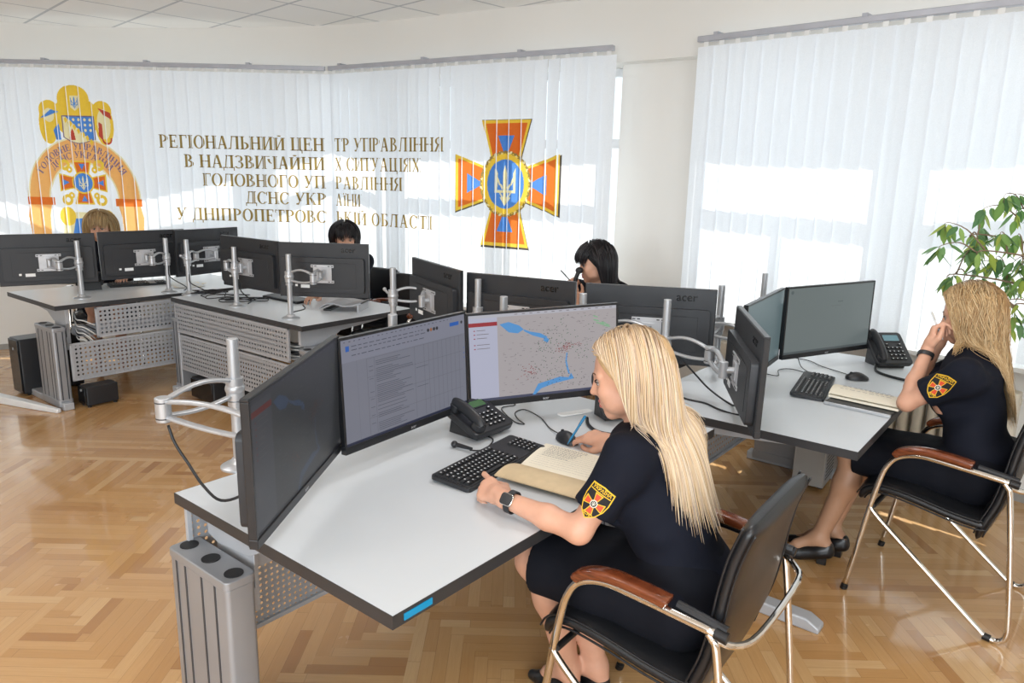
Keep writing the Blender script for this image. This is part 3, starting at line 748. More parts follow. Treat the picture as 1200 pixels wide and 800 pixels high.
# ------------------------------------------------------------------ desks
def make_desk(label, origin, ydir, L=1.64, D=.945, perf='perf', skip_left=False, up0=.02, up1=None, blue=False):
    y = V((*ydir, 0)).normalized(); x = V((y.y, -y.x, 0)); rz = math.atan2(x.y, x.x)
    t = thing('desk', label, 'desk', (*origin, 0), rz, 'adjustable office desks')
    m = MB(); c = .05
    poly = [(0, 0), (L, 0), (L, D-c*0), (0, D)]
    m.add([(*p, z) for z in (.708, .74) for p in poly], [(3, 2, 1, 0), (0, 1, 5, 4), (1, 2, 6, 5), (2, 3, 7, 6), (3, 0, 4, 7)], 1)
    m.add([(*p, .7403) for p in [(.002, .002), (L-.002, .002), (L-.002, D-.002), (.002, D-.002)]], [(0, 1, 2, 3)], 0)
    m.add([(*p, .74) for p in poly], [(0, 1, 2, 3)], 1)
    m.obj('worktop', ['deskwhite', 'deskedge'], t, smooth=0)
    if blue:
        b = MB(); b.box((L-.075, D+.0012, .7245), (.085, .0022, .016)); b.obj('blue_sticker', 'blue_label', t, smooth=0)
    for s, x0 in ((-1, .0), (1, L)):
        if s < 0 and skip_left: pass
        # extruded aluminium column standing at the back corner
        cx = x0 - s*.012; cy = .165
        q = MB(); q.rbox((cx, cy, .31), (.088, .31, .5), .014, 3); q.rbox((cx, cy, .572), (.094, .316, .026), .016, 3); q.rbox((cx, cy, .045), (.096, .32, .05), .014, 3)
        col = q.obj('leg_column', 'alu', t, bevel=.003)
        g = MB()
        for yy in (.03, .08, .17, .24): g.box((cx+s*.0442, yy+.02, .31), (.0022, .009, .49))
        for xx in (-.02, .02): g.box((cx+xx, cy-.1558, .31), (.007, .0022, .49))
        g.obj('groove', 'alu_d', col, smooth=0)
        for yy in (.045, .165, .285):
            k = MB(); k.cyl((cx, yy, .5845), (cx, yy, .5875), .026, n=20); k.obj('cap', 'cap', col)
        q = MB(); q.add([(cx+a*.035, yy, z) for yy, z0 in ((-.03, .052), (D-.10, .048), (D-.05, .022)) for a, z in ((-1, .0), (1, .0), (1.0, z0), (-1.0, z0))],
              [(0, 3, 2, 1), (8, 9, 10, 11)]+[(i*4+k, i*4+(k+1) % 4, i*4+4+(k+1) % 4, i*4+4+k) for i in range(2) for k in range(4)])
        q.obj('foot', 'bracket', t, bevel=.006)
        q = MB(); bx = x0 - s*.085
        q.box((bx, .17, .6), (.004, .2, .2)); 
        prof = [(.04, .7), (.04, .60), (.10, .585), (.26, .60), (.36, .655), (D-.12, .695), (D-.12, .706), (.04, .706)]
        vs = [(bx+a*.012, yy, z) for a in (-1, 1) for yy, z in prof]; n = len(prof)
        q.add(vs, [tuple(range(n)), tuple(range(n, 2*n))[::-1]]+[(k, n+k, n+(k+1) % n, (k+1) % n) for k in range(n)])
        q.box((bx-s*.02, .17, .5), (.03, .12, .2))
        q.obj('bracket', 'bracket', t, bevel=.002, smooth=0)
    up1 = L-.16 if up1 is None else up1
    for nm, xa, xb, z0, z1 in (('upper_panel', up0, up1, .478, .70), ('lower_panel', .07, L-.07, .19, .462)):
        q = MB(); q.box(((xa+xb)/2, .012, (z0+z1)/2), (xb-xa-.03, .0016, z1-z0-.03))
        p = q.obj(nm, perf, t, smooth=0)
        e = MB()
        e.box(((xa+xb)/2, .018, z0+.008), (xb-xa, .014, .016)); e.box(((xa+xb)/2, .018, z1-.008), (xb-xa, .014, .016))
        e.box((xa+.008, .018, (z0+z1)/2), (.016, .014, z1-z0)); e.box((xb-.008, .018, (z0+z1)/2), (.016, .014, z1-z0))
        e.obj('panel_border', 'bracket', p, bevel=.002, smooth=0)
    q = MB(); q.box((L/2, .10, .50), (L-.3, .13, .004)); q.box((L/2, .165, .53), (L-.3, .004, .06)); q.obj('cable_tray', 'bracket', t, smooth=0)
    return t

# ------------------------------------------------------------------ visitor chair
CH = .263
def make_chair(label):
    t = thing('armchair', label, 'chair', (0, 0, 0), 0, 'black leather visitor chairs with wooden arms')
    Y = lambda s: CH - s
    def pad(name, path, w, th, parent, wtop=None):
        P = spline([(0, Y(s), z) for s, z in path], 5); n = len(P); K = 22; m = MB(); vs = []
        for i, p in enumerate(P):
            d = (P[min(i+1, n-1)]-P[max(i-1, 0)]).normalized(); nn = V((0, -d.z, d.y)); 
            e = min(i, n-1-i)/(n*.13); er = math.sqrt(max(0.0, 1-(1-min(1, e))**2)); er = .12+.88*er
            f = i/(n-1); ww = w + ((wtop or w)-w)*f
            ends = min(1, min(i, n-1-i)/(n*.16)); ww *= .86+.14*math.sqrt(1-(1-ends)**2)
            for k in range(K):
                a = 2*PI*k/K; c, s_ = math.cos(a), math.sin(a); pw = .42
                cx = math.copysign(abs(c)**pw, c); sy = math.copysign(abs(s_)**.75, s_)
                bul = 1-.12*(c*c)
                vs.append(p + V((ww/2*cx, 0, 0)) + nn*(th/2*er*sy*bul))
        fs = [(i*K+k, i*K+(k+1) % K, (i+1)*K+(k+1) % K, (i+1)*K+k) for i in range(n-1) for k in range(K)]
        fs += [tuple(range(K))[::-1], tuple(range((n-1)*K, n*K))]
        m.add(vs, [f[::-1] for f in fs]); o = m.obj(name, 'leather', parent, smooth=50)
        for s in (-1, 1):
            q = MB(); off = th*.5*.82
            for sd in (-1, 1):
                pts = []
                for i in range(2, n-2):
                    d = (P[i+1]-P[i-1]).normalized(); nn = V((0, -d.z, d.y)); pts.append(P[i]+V((s*w/2*.985*((1-i/(n-1))+(i/(n-1))*(wtop or w)/w), 0, 0))+nn*off*sd*.72)
                q.tube(pts, .0035, 6)
            q.obj('piping', 'leather', o, smooth=180)
        return o
    pad('seat', [(.0, .395), (.03, .45), (.09, .468), (.2, .458), (.32, .437), (.42, .428), (.46, .44)], .475, .058, t)
    pad('backrest', [(.425, .36), (.445, .44), (.475, .53), (.495, .64), (.505, .72), (.520, .80), (.540, .865), (.552, .895)], .475, .052, t, .445)
    for s in (-1, 1):
        x = s*.262; xt = s*.262
        q = MB()
        main = [(0, .006)] + [(.061*z/.415, z) for z in (.2, .415)] + [(.082, .52), (.098, .575), (.125, .618), (.168, .642), (.22, .652), (.30, .648), (.40, .640), (.515, .630)]
        q.tube(spline([(x, Y(a), z) for a, z in main], 4), .0115, 12); q.obj('front_leg_tube', 'chrome', t, smooth=180)
        q = MB()
        rear = [(.055, .40), (.075, .372), (.16, .300), (.48, .040), (.515, .016), (.55, .013), (.575, .04), (.572, .12), (.545, .35), (.512, .58), (.50, .612), (.488, .626)]
        q.tube(spline([(x+s*.001, Y(a), z) for a, z in rear], 5), .0105, 12); q.obj('rear_leg_tube', 'chrome', t, smooth=180)
        for c0_, c1_, r_ in (((x, Y(.505), .632), (x, Y(.535), .628), .0145), ((x, Y(-.002), 0), (x, Y(.003), .02), .014), ((x, Y(.505), .016), (x, Y(.53), .013), .0138)):
            q = MB(); q.cyl(c0_, c1_, r_, n=14); q.obj('rubber_cap', 'cap', t)
        # wooden arm pad
        m = MB(); pth = spline([(x, Y(.118), .625), (x, Y(.135), .648), (x, Y(.18), .668), (x, Y(.24), .676), (x, Y(.32), .672), (x, Y(.375), .666), (x, Y(.386), .663)], 4)
        n = len(pth); K = 12; vs = []
        for i, p in enumerate(pth):
            d = (pth[min(i+1, n-1)]-pth[max(i-1, 0)]).normalized(); nn = V((0, -d.z, d.y)); e = min(1, (min(i, n-1-i)+.6)/2.2)
            for k in range(K):
                a = 2*PI*k/K+PI/K; c, s_ = math.cos(a), math.sin(a)
                vs.append(p+V((.024*e*math.copysign(abs(c)**.5, c), 0, 0))+nn*(-1)*(.0145*e*math.copysign(abs(s_)**.55, s_)))
        m.add(vs, [(i*K+k, i*K+(k+1) % K, (i+1)*K+(k+1) % K, (i+1)*K+k) for i in range(n-1) for k in range(K)]+[tuple(range(K))[::-1], tuple(range((n-1)*K, n*K))])
        m.obj('armrest', 'wood_arm', t, smooth=50)
        q = MB(); q.tube([(x-s*.02, Y(.40), .655), (x-s*.012, Y(.53), .64)], .012, 8); q.obj('arm_sleeve', 'plastic', t)
    q = MB(); q.tube([(-.262, Y(.07), .40), (.262, Y(.07), .40)], .010, 10); q.obj('cross_bar', 'cap', t)
    q = MB(); q.tube(spline([(-.262, Y(.50), .615), (-.235, Y(.545), .60), (-.15, Y(.575), .60), (.15, Y(.575), .60), (.235, Y(.545), .60), (.262, Y(.50), .615)], 4), .009, 10); q.obj('cross_bar', 'chrome', t)
    return t
def place(o, x, y, fwd): o.location = (x, y, 0); o.rotation_euler = (0, 0, math.atan2(fwd[1], fwd[0])-PI/2); return o

# ------------------------------------------------------------------ monitors and their arms
MW, MH = .612, .365
def make_monitor(label, x, y, z, yaw, roll=0, tilt=0, back=False, screen='dark', group='desk monitors', logo='acer'):
    """local frame: screen faces -Y"""
    t = thing('monitor', label, 'monitor', (0, 0, 0), 0, group)
    # as calibrated: n = (sin yaw, -cos yaw) looks toward the viewer
    ya = math.radians(yaw + (180 if back else 0)); ro = math.radians(roll*(-1 if back else 1)); ti = math.radians(tilt)*(-1 if back else 1)
    t.matrix_world = Matrix.Translation((x, y, z)) @ Matrix.Rotation(ya, 4, 'Z') @ Matrix.Rotation(-ti, 4, 'X') @ Matrix.Rotation(-ro, 4, 'Y')
    w, h = MW/2, MH/2; b = .009; ch = .024
    m = MB()
    m.box((0, 0, h-b/2), (MW, .02, b)); m.box((0, -.001, -h+ch/2), (MW, .022, ch)); m.box((-w+b/2, 0, (ch-b)/2), (b, .02, MH-b-ch)); m.box((w-b/2, 0, (ch-b)/2), (b, .02, MH-b-ch))
    m.obj('bezel', 'bezel', t, bevel=.0015, smooth=0)
    m = MB(); m.box((0, .006, 0), (MW-.004, .014, MH-.004)); m.obj('rear_cover', 'backshell', t, bevel=.003, smooth=0)
    # raised hump across the lower two thirds of the back
    m = MB()
    m.rbox((0, .0265, -.03), (MW-.05, .028, MH-.13), .018, 4, 'y'); m.box((0, .041, -.03), (MW-.16, .002, MH-.2))
    m.obj('rear_housing', 'backshell', t, bevel=.006)
    m = MB(); 
    for k in range(9): m.box((-.16+k*.04, .0425, -.005+.06), (.03, .0015, .003))
    m.obj('vent_slots', 'cap', t, smooth=0)
    m = MB(); m.box((.12, .0425, -.105), (.06, .003, .022)); m.box((.18, .0425, -.10), (.016, .003, .014)); m.obj('rating_label', 'paper_w', t, smooth=0)
    if logo:
        vs, fs = text_mesh(logo, .055, .0006, 'CENTER', .0008)
        m = MB(); m.add([V((-p.x-.17, .0135+p.z, p.y+.140)) for p in vs], [f for f in fs]); m.obj('raised_logo', 'emboss', t, smooth=0)
        vs, fs = text_mesh(logo, .014, .0, 'CENTER', .0002)
        m = MB(); m.add([V((p.x, -.0125, p.y-h+.011)) for p in vs], fs); m.obj('brand_mark', 'plate', t, smooth=0)
    make_screen(t, screen)
    # VESA plate of the arm
    m = MB(); 
    m.box((0, .0435, -.02), (.125, .003, .085)); m.box((0, .0445, .032), (.155, .005, .018)); m.box((0, .0445, -.072), (.155, .005, .018)); m.box((0, .047, -.02), (.06, .006, .07))
    m.obj('mount_plate', 'plate', t, bevel=.001, smooth=0)
    m = MB()
    for sx in (-1, 1):
        for zz in (.032, -.072):
            for k in (0, 1): m.box((sx*(.045+k*.022), .0473, zz), (.014, .001, .005))
    m.obj('plate_slots', 'cap', t, smooth=0)
    m = MB(); m.cyl((0, .045, -.02), (0, .085, -.02), .013); m.cyl((0, .088, -.052), (0, .088, .012), .017); m.obj('swivel', 'silver', t, bevel=.001)
    return t

def pol(*p): return list(p)
def make_screen(t, kind):
    w, h = MW/2-.009, MH/2; z1 = h-.009; z0 = -h+.024; W_ = 2*w; H_ = z1-z0
    names = list(SCR[kind]['cols']); mats_ = [SM(kind, c) for c in names]; ci = {c: i for i, c in enumerate(names)}
    m = MB()
    def Q(poly, c, l=1): # poly in 0..1 coords, origin top-left
        m.add([(-w+p[0]*W_, -.0085-.00015*l, z1-p[1]*H_) for p in poly], [tuple(range(len(poly)))[::-1]], ci[c])
    def R(x0, y0, x1, y1, c, l=1): Q([(x0, y0), (x1, y0), (x1, y1), (x0, y1)], c, l)
    R(0, 0, 1, 1, 'bg', 0)
    rr = random.Random(len(kind))
    if kind == 'map' or kind == 'mapdim':
        R(0, 0, 1, .035, 'bar'); R(0, .97, 1, 1, 'task'); R(0, .035, .185, .97, 'side'); R(0, .085, .185, .13, 'red', 2)
        for k in range(7):
            yy = .17+k*.045+.03*(k > 2)*(kind == 'map')
            if kind == 'map' and k > 4: break
            R(.03, yy, .035+.006, yy+.01, 'red', 2); R(.05, yy, .05+rr.uniform(.04, .11), yy+.007, 'line', 2)
        for k in range(14): R(.3+k*.05, .012, .3+k*.05+.02, .02, 'line', 2)
        lake = [[(.20, .12), (.26, .10), (.33, .15), (.36, .20), (.32, .24), (.26, .22)], [(.36, .20), (.40, .23), (.47, .26), (.52, .31), (.50, .33), (.42, .28), (.36, .22)], [(.5, .3), (.53, .34), (.52, .38), (.49, .35)],
                [(.45, .86), (.53, .83), (.60, .80), (.66, .82), (.68, .77), (.70, .84), (.62, .86), (.55, .88), (.47, .92)], [(.45, .86), (.47, .92), (.43, .985), (.41, .985)], [(.648, .52), (.656, .52), (.65, .62), (.66, .70), (.672, .78), (.66, .78), (.648, .70), (.64, .62)]]
        for q in lake: Q(q, 'water', 2)
        for k in range(10): 
            x = .86+rr.uniform(-.03, .08); y = .12+(x-.83)*1.1+rr.uniform(-.03, .03)
            if x < .98: Q([(x, y), (x+.03, y+.02), (x+.035, y+.035), (x+.004, y+.02)], 'land', 2)
        for k in range(230):
            x, y = rr.uniform(.2, .98), rr.uniform(.06, .95); R(x, y, x+rr.uniform(.006, .022), y+.0035, 'line', 1)
        clusters = [((.40, .70), .03, 44, 'dotr'), ((.62, .47), .025, 40, 'dotr'), ((.66, .43), .02, 30, 'dotr'), ((.74, .44), .012, 10, 'dotr'), ((.55, .40), .07, 46, 'dotg'), ((.62, .28), .10, 40, 'dotg'), ((.55, .74), .10, 44, 'dotg'), ((.80, .50), .09, 34, 'dotg'), ((.56, .58), .14, 40, 'dotk'), ((.68, .80), .07, 20, 'dotk')]
        for (cx, cy), sd, n, c in clusters:
            for _ in range(n):
                x, y = rr.gauss(cx, sd), rr.gauss(cy, sd*1.4); s = .0036
                if .2 < x < .98 and .06 < y < .95: Q([(x-s, y), (x, y-s*1.7), (x+s, y), (x, y+s*1.7)], c if rr.random() > .15 else 'dotk', 3)
    elif kind == 'doc':
        R(0, .975, 1, 1, 'task'); R(0, 0, 1, .21, 'bar')
        for k in range(26): R(.02+k*.034, .018, .02+k*.034+rr.uniform(.006, .02), .026, 'line', 2)
        R(.03, .06, .055, .11, 'blue', 2)
        for r_, yy in ((0, .065), (1, .10), (2, .15)):
            x = .07
            while x < .62: 
                ww = rr.uniform(.01, .04); R(x, yy, x+ww, yy+.008, 'line', 2); x += ww+.012
        for k in range(4): 
            x = .665+k*.026; Q([(x+.011*math.cos(a), .085+.019*math.sin(a)) for a in [i*PI/4 for i in range(8)]], ('dark', 'red', 'dark', 'dark')[k], 2)
        R(.86, .062, .945, .102, 'blue', 2); Q([(.972+.010*math.cos(a), .08+.017*math.sin(a)) for a in [i*PI/4 for i in range(8)]], 'dark', 2)
        R(.10, .21, .101, .97, 'grid', 2)
        for x in (.17, .225, .54, .62, .66, .70, .74, .78, .82, .86, .90, .94): R(x, .22, x+.0022, .96, 'grid', 2)
        for y in (.22, .40, .60, .80): R(.17, y, .97, y+.003, 'grid', 2)
        y = .24
        while y < .95:
            if rr.random() > .12: R(.235, y, .235+rr.uniform(.12, .29), y+.0055, 'line', 3)
            y += .0185
        for y in (.30, .34, .42, .55, .62, .7, .78, .86):
            R(.185, y, .215, y+.005, 'line', 3)
            if y in (.42, .62): R(.55, y+.02, .65, y+.025, 'line', 3)
        for yy in (.36, .42, .47): R(.985, yy, .99, yy+.015, 'blue', 3)
    elif kind == 'desktop':
        Q([(.04+.016*math.cos(a), .06+.028*math.sin(a)) for a in [i*PI/5 for i in range(10)]], 'line', 1)
        for k in range(5): R(.58+k*.012, .24, .588+k*.012, .262, 'line', 1)
        R(.5, .31, .62, .314, 'line', 1); R(.56, .34, .563, .356, 'line', 1); R(0, .965, 1, 1, 'bar', 1)
    elif kind == 'pale':
        R(0, .965, 1, 1, 'bar', 1)
    m.obj('screen', mats_, t, smooth=0)
SCR = {
 'map': dict(e=.92, cols=dict(bg=(168, 162, 164), bar=(178, 178, 188), task=(70, 74, 96), side=(176, 178, 198), red=(150, 44, 52), line=(118, 112, 116), water=(86, 148, 206), land=(132, 176, 140), dotr=(138, 58, 60), dotg=(54, 104, 76), dotk=(70, 70, 74))),
 'mapdim': dict(e=.5, cols=dict(bg=(60, 62, 64), bar=(58, 60, 66), task=(34, 34, 40), side=(72, 74, 80), red=(104, 44, 40), line=(84, 84, 86), water=(62, 76, 98), land=(66, 72, 66), dotr=(92, 62, 50), dotg=(48, 52, 50), dotk=(44, 44, 46))),
 'doc': dict(e=.9, cols=dict(bg=(118, 120, 132), bar=(126, 128, 142), task=(42, 46, 66), line=(76, 78, 90), grid=(92, 94, 106), blue=(44, 92, 170), red=(150, 96, 60), dark=(48, 46, 50))),
 'desktop': dict(e=.8, cols=dict(bg=(112, 122, 122), bar=(84, 92, 94), line=(86, 96, 98))),
 'pale': dict(e=.6, cols=dict(bg=(112, 132, 136), bar=(94, 110, 114))),
 'dark': dict(e=.0, cols=dict(bg=(14, 14, 16))),
}
_sm = {}
def SM(kind, c):
    k = (kind, c)
    if k not in _sm:
        col = SCR[kind]['cols'][c]; m, b = mat_base('screen_%s_%s' % (kind, c)); l = srgb(col)
        b.inputs['Base Color'].default_value = (.006, .006, .007, 1); b.inputs['Roughness'].default_value = .32; b.inputs['Specular IOR Level'].default_value = .35
        n = noise(ocoord(), 3.0, 1); X.nt.links.new(ramp(n, [(0, tuple(v*.97 for v in l)), (1, l)]).k, b.inputs['Emission Color']); b.inputs['Emission Strength'].default_value = SCR[kind]['e']
        _sm[k] = m
    return _sm[k]

def make_arm(label, base, mon, z=None, side=1, ztop=1.16, lever=False, elbow=None):
    """pole clamped to the worktop with a two-link arm to the back of a monitor"""
    bx, by = base; t = thing('monitor_stand', label, 'monitor stand', (bx, by, .74), 0, 'silver monitor stands')
    W = mon.matrix_world; tgt = W @ V((0, .088, -.02)); z = tgt.z if z is None else z; z -= .74
    B = V((0, 0, z)); T_ = V((tgt.x-bx, tgt.y-by, tgt.z-.74)); 
    m = MB(); m.lathe([(.058, 0), (.058, .006), (.048, .012), (.03, .016), (.022, .03), (.018, .032)], 28); m.obj('base', 'silver', t, smooth=40)
    m = MB(); m.cyl((0, 0, .02), (0, 0, ztop-.74), .0172, n=24); m.obj('pole', 'silver', t, bevel=.002)
    m = MB(); m.cyl((0, 0, z-.035), (0, 0, z+.035), .027, n=22); m.cyl((0, 0, z-.055), (0, 0, z-.04), .024, n=22)
    d2 = V((T_.x, T_.y, 0)); 
    m.sphere((0, 0, z), .031, (1, 1, .8), 14, 8); m.obj('collar', 'silver', t, smooth=50)
    if lever:
        a = -V((d2.x, d2.y, 0)).normalized() if d2.length > .01 else V((1, 0, 0))
        m = MB(); m.tube([(0, 0, z+.01), V((0, 0, z+.012))+a*.05, V((0, 0, z+.03))+a*.075], [.008, .007, .006], 8); m.sphere(V((0, 0, z+.03))+a*.076, .011); m.obj('lever', 'silver', t)
    l = .19; dist = d2.length
    if elbow is not None: E = V((elbow[0]-bx, elbow[1]-by, 0))
    else:
        hgt = math.sqrt(max(.0025, l*l-(dist/2)**2)); dn = d2.normalized() if dist > .01 else V((1, 0, 0)); E = d2/2+V((-dn.y, dn.x, 0))*hgt*side
    E.z = z
    def bow(a, b, name, up):
        """arched double strut between two joints"""
        a = V(a); b = V(b); q = MB(); d = (b-a); dd = V((d.x, d.y, 0)).normalized(); L_ = d.length
        for k, (dz, h) in enumerate(((.022, .026), (-.020, -.012))):
            pts = [a+d*f+V((0, 0, dz+h*math.sin(PI*f)*up)) for f in [i/10 for i in range(11)]]
            q.tube(pts, [.0118]*11, 10, ell=.6)
        q.obj(name, 'silver', t, smooth=180)
    bow(B, E, 'arm_link', 1.0)
    m = MB(); m.cyl(E+V((0, 0, -.036)), E+V((0, 0, .036)), .0215, n=22); m.obj('elbow_joint', 'silver', t, bevel=.003)
    m = MB(); m.cyl(E+V((0, 0, -.026)), E+V((0, 0, -.023)), .0222, n=22); m.cyl(E+V((0, 0, .021)), E+V((0, 0, .024)), .0222, n=22); m.obj('seal_ring', 'cap', t)
    bow(E, T_, 'arm_link', .8)
    return t
# ------------------------------------------------------------------ sculpting by distance fields
def _v(p): return np.array(p, dtype=np.float64)
class Cone:
    """round cone between two joints"""
    def __init__(s, a, b, ra, rb, k=.02, flat=None):
        s.a, s.b, s.ra, s.rb, s.k = _v(a), _v(b), ra, rb, k
        s.lo = np.minimum(s.a-ra, s.b-rb); s.hi = np.maximum(s.a+ra, s.b+rb)
    def d(s, p):
        ba = s.b-s.a; pa = p-s.a; t = np.clip(pa@ba/max(ba@ba, 1e-12), 0, 1)
        q = pa-t[:, None]*ba; return np.sqrt((q*q).sum(1))-(s.ra+(s.rb-s.ra)*t)
class Ell:
    def __init__(s, c, r, R=None, k=.02):
        s.c, s.r, s.k = _v(c), _v(r), k; s.R = np.eye(3) if R is None else np.array(R)
        m = max(r); s.lo = s.c-m; s.hi = s.c+m
    def d(s, p):
        q = (p-s.c)@s.R; a = q/s.r; k0 = np.sqrt((a*a).sum(1))+1e-9; b = q/(s.r*s.r); k1 = np.sqrt((b*b).sum(1))+1e-9
        return np.maximum(k0*(k0-1)/k1, -min(s.r))
def smin(a, b, k):
    if k <= 0: return np.minimum(a, b)
    h = np.maximum(k-np.abs(a-b), 0)/k; return np.minimum(a, b)-h*h*k*.25
def smax(a, b, k): return -smin(-a, -b, k)
class Field:
    def __init__(s, prims, cuts=(), carve=(), disp=None):
        s.p = prims; s.cuts = cuts; s.carve = carve; s.disp = disp
        s.lo = np.min([q.lo for q in prims], 0)-.03; s.hi = np.max([q.hi for q in prims], 0)+.03
    def __call__(s, P):
        d = np.full(len(P), 1.0)
        lo, hi = P.min(0), P.max(0)
        for q in s.p:
            if np.any(q.lo-.12 > hi) or np.any(q.hi+.12 < lo):
                continue
            d = smin(d, q.d(P), q.k)
        for q in s.carve: d = smax(d, -q.d(P), q.k)
        if s.disp is not None: d = d+s.disp(P)
        for c, n, k in s.cuts: d = smax(d, (P-c)@n, k)
        return d
def surface(F, h, name, mat, parent=None, smooth=2, colour=None):
    B = 10; lo = F.lo; n = np.ceil((F.hi-lo)/(h*B)).astype(int)
    g = np.stack(np.meshgrid(*[np.arange(k) for k in n], indexing='ij'), -1).reshape(-1, 3)
    cen = lo+(g+.5)*h*B; d = np.empty(len(g))
    for i in range(0, len(g), 3000):
        d[i:i+3000] = F_far(F, cen[i:i+3000])
    rad = h*B*.87*1.25+.012
    g = g[np.abs(d) < rad]
    ii = np.stack(np.meshgrid(*[np.arange(B+1)]*3, indexing='ij'), -1).reshape(-1, 3)
    keys = []; verts = []; quads = []
    NX = n*B+2
    def key(c): return (c[..., 0]*NX[1]+c[..., 1])*NX[2]+c[..., 2]
    edges = [[], [], []]
    for blk in g:
        c0 = blk*B; P = lo+(c0+ii)*h
        D = F(P).reshape(B+1, B+1, B+1)
        if D.min() > 0 or D.max() < 0: continue
        S = D < 0
        cs = S[:-1, :-1, :-1].astype(int)
        tot = sum(S[a:B+a, b:B+b, c:B+c].astype(int) for a in (0, 1) for b in (0, 1) for c in (0, 1))
        act = np.argwhere((tot > 0) & (tot < 8))
        if not len(act): continue
        acc = np.zeros((len(act), 3)); cnt = np.zeros(len(act))
        cor = [(a, b, c) for a in (0, 1) for b in (0, 1) for c in (0, 1)]
        for a in cor:
            for ax in range(3):
                if a[ax]: continue
                b = list(a); b[ax] = 1
                da = D[act[:, 0]+a[0], act[:, 1]+a[1], act[:, 2]+a[2]]; db = D[act[:, 0]+b[0], act[:, 1]+b[1], act[:, 2]+b[2]]
                m = (da < 0) != (db < 0); t = np.where(m, da/np.where(m, da-db, 1), 0)
                pt = np.array(a, float)[None].repeat(len(act), 0); pt[:, ax] += t
                acc += pt*m[:, None]; cnt += m
        vv = lo+(c0+act+acc/cnt[:, None])*h
        keys.append(key(c0+act)); verts.append(vv)
        for ax in range(3):
            o = [0, 0, 0]; o[ax] = 1
            a_ = S[:B, :B, :B]; b_ = S[o[0]:B+o[0], o[1]:B+o[1], o[2]:B+o[2]]
            e = np.argwhere(a_ != b_)
            if len(e): edges[ax].append(np.concatenate([c0+e, a_[e[:, 0], e[:, 1], e[:, 2]][:, None]], 1))
    keys = np.concatenate(keys); verts = np.concatenate(verts)
    order = np.argsort(keys); keys = keys[order]; verts = verts[order]
    def look(c):
        k = key(c); i = np.searchsorted(keys, k); i = np.clip(i, 0, len(keys)-1); return np.where(keys[i] == k, i, -1)
    faces = []
    for ax in range(3):
        if not edges[ax]: continue
        e = np.concatenate(edges[ax]); c = e[:, :3]; u, w = [(1, 2), (2, 0), (0, 1)][ax]
        du = np.zeros(3, int); du[u] = 1; dw = np.zeros(3, int); dw[w] = 1
        q = np.stack([look(c-du-dw), look(c-dw), look(c), look(c-du)], 1)
        ok = (q >= 0).all(1); q = q[ok]; ins = e[ok, 3].astype(bool)
        q[~ins] = q[~ins][:, ::-1]; faces.append(q)
    faces = np.concatenate(faces)
    # light laplacian smoothing
    V_ = verts
    for _ in range(smooth):
        s_ = np.zeros_like(V_); c_ = np.zeros(len(V_))
        for a, b in ((0, 1), (1, 2), (2, 3), (3, 0)):
            np.add.at(s_, faces[:, a], V_[faces[:, b]]); np.add.at(s_, faces[:, b], V_[faces[:, a]])
            np.add.at(c_, faces[:, a], 1); np.add.at(c_, faces[:, b], 1)
        V_ = V_*.5+.5*s_/np.maximum(c_, 1)[:, None]
    me = bpy.data.meshes.new(name); me.vertices.add(len(V_)); me.vertices.foreach_set('co', V_.astype(np.float32).ravel())
    me.loops.add(faces.size); me.loops.foreach_set('vertex_index', faces.astype(np.int32).ravel())
    me.polygons.add(len(faces)); me.polygons.foreach_set('loop_start', np.arange(0, faces.size, 4, dtype=np.int32))
    me.polygons.foreach_set('use_smooth', np.ones(len(faces), bool))
    me.update(calc_edges=True); me.validate()
    for m_ in (mat if isinstance(mat, (list, tuple)) else [mat]): me.materials.append(M[m_] if isinstance(m_, str) else m_)
    if colour is not None:
        a = me.color_attributes.new('tint', 'FLOAT_COLOR', 'POINT'); cc = colour(V_); a.data.foreach_set('color', np.concatenate([cc, np.ones((len(cc), 1))], 1).astype(np.float32).ravel())
    o = bpy.data.objects.new(name, me); COL.objects.link(o)
    if parent is not None: o.parent = parent
    return o
def F_far(F, P):
    d = np.full(len(P), 1.0)
    for q in F.p: d = smin(d, q.d(P), q.k)
    for q in F.carve: d = smax(d, -q.d(P), q.k)
    for c, n, k in F.cuts: d = smax(d, (P-c)@n, k)
    return d

def unit(v): v = _v(v); return v/np.linalg.norm(v)
def basis(fwd, up=(0, 0, 1)):
    """columns: right, forward, up"""
    f = unit(fwd); r = unit(np.cross(f, up)); u_ = np.cross(r, f); return np.stack([r, f, u_], 1)

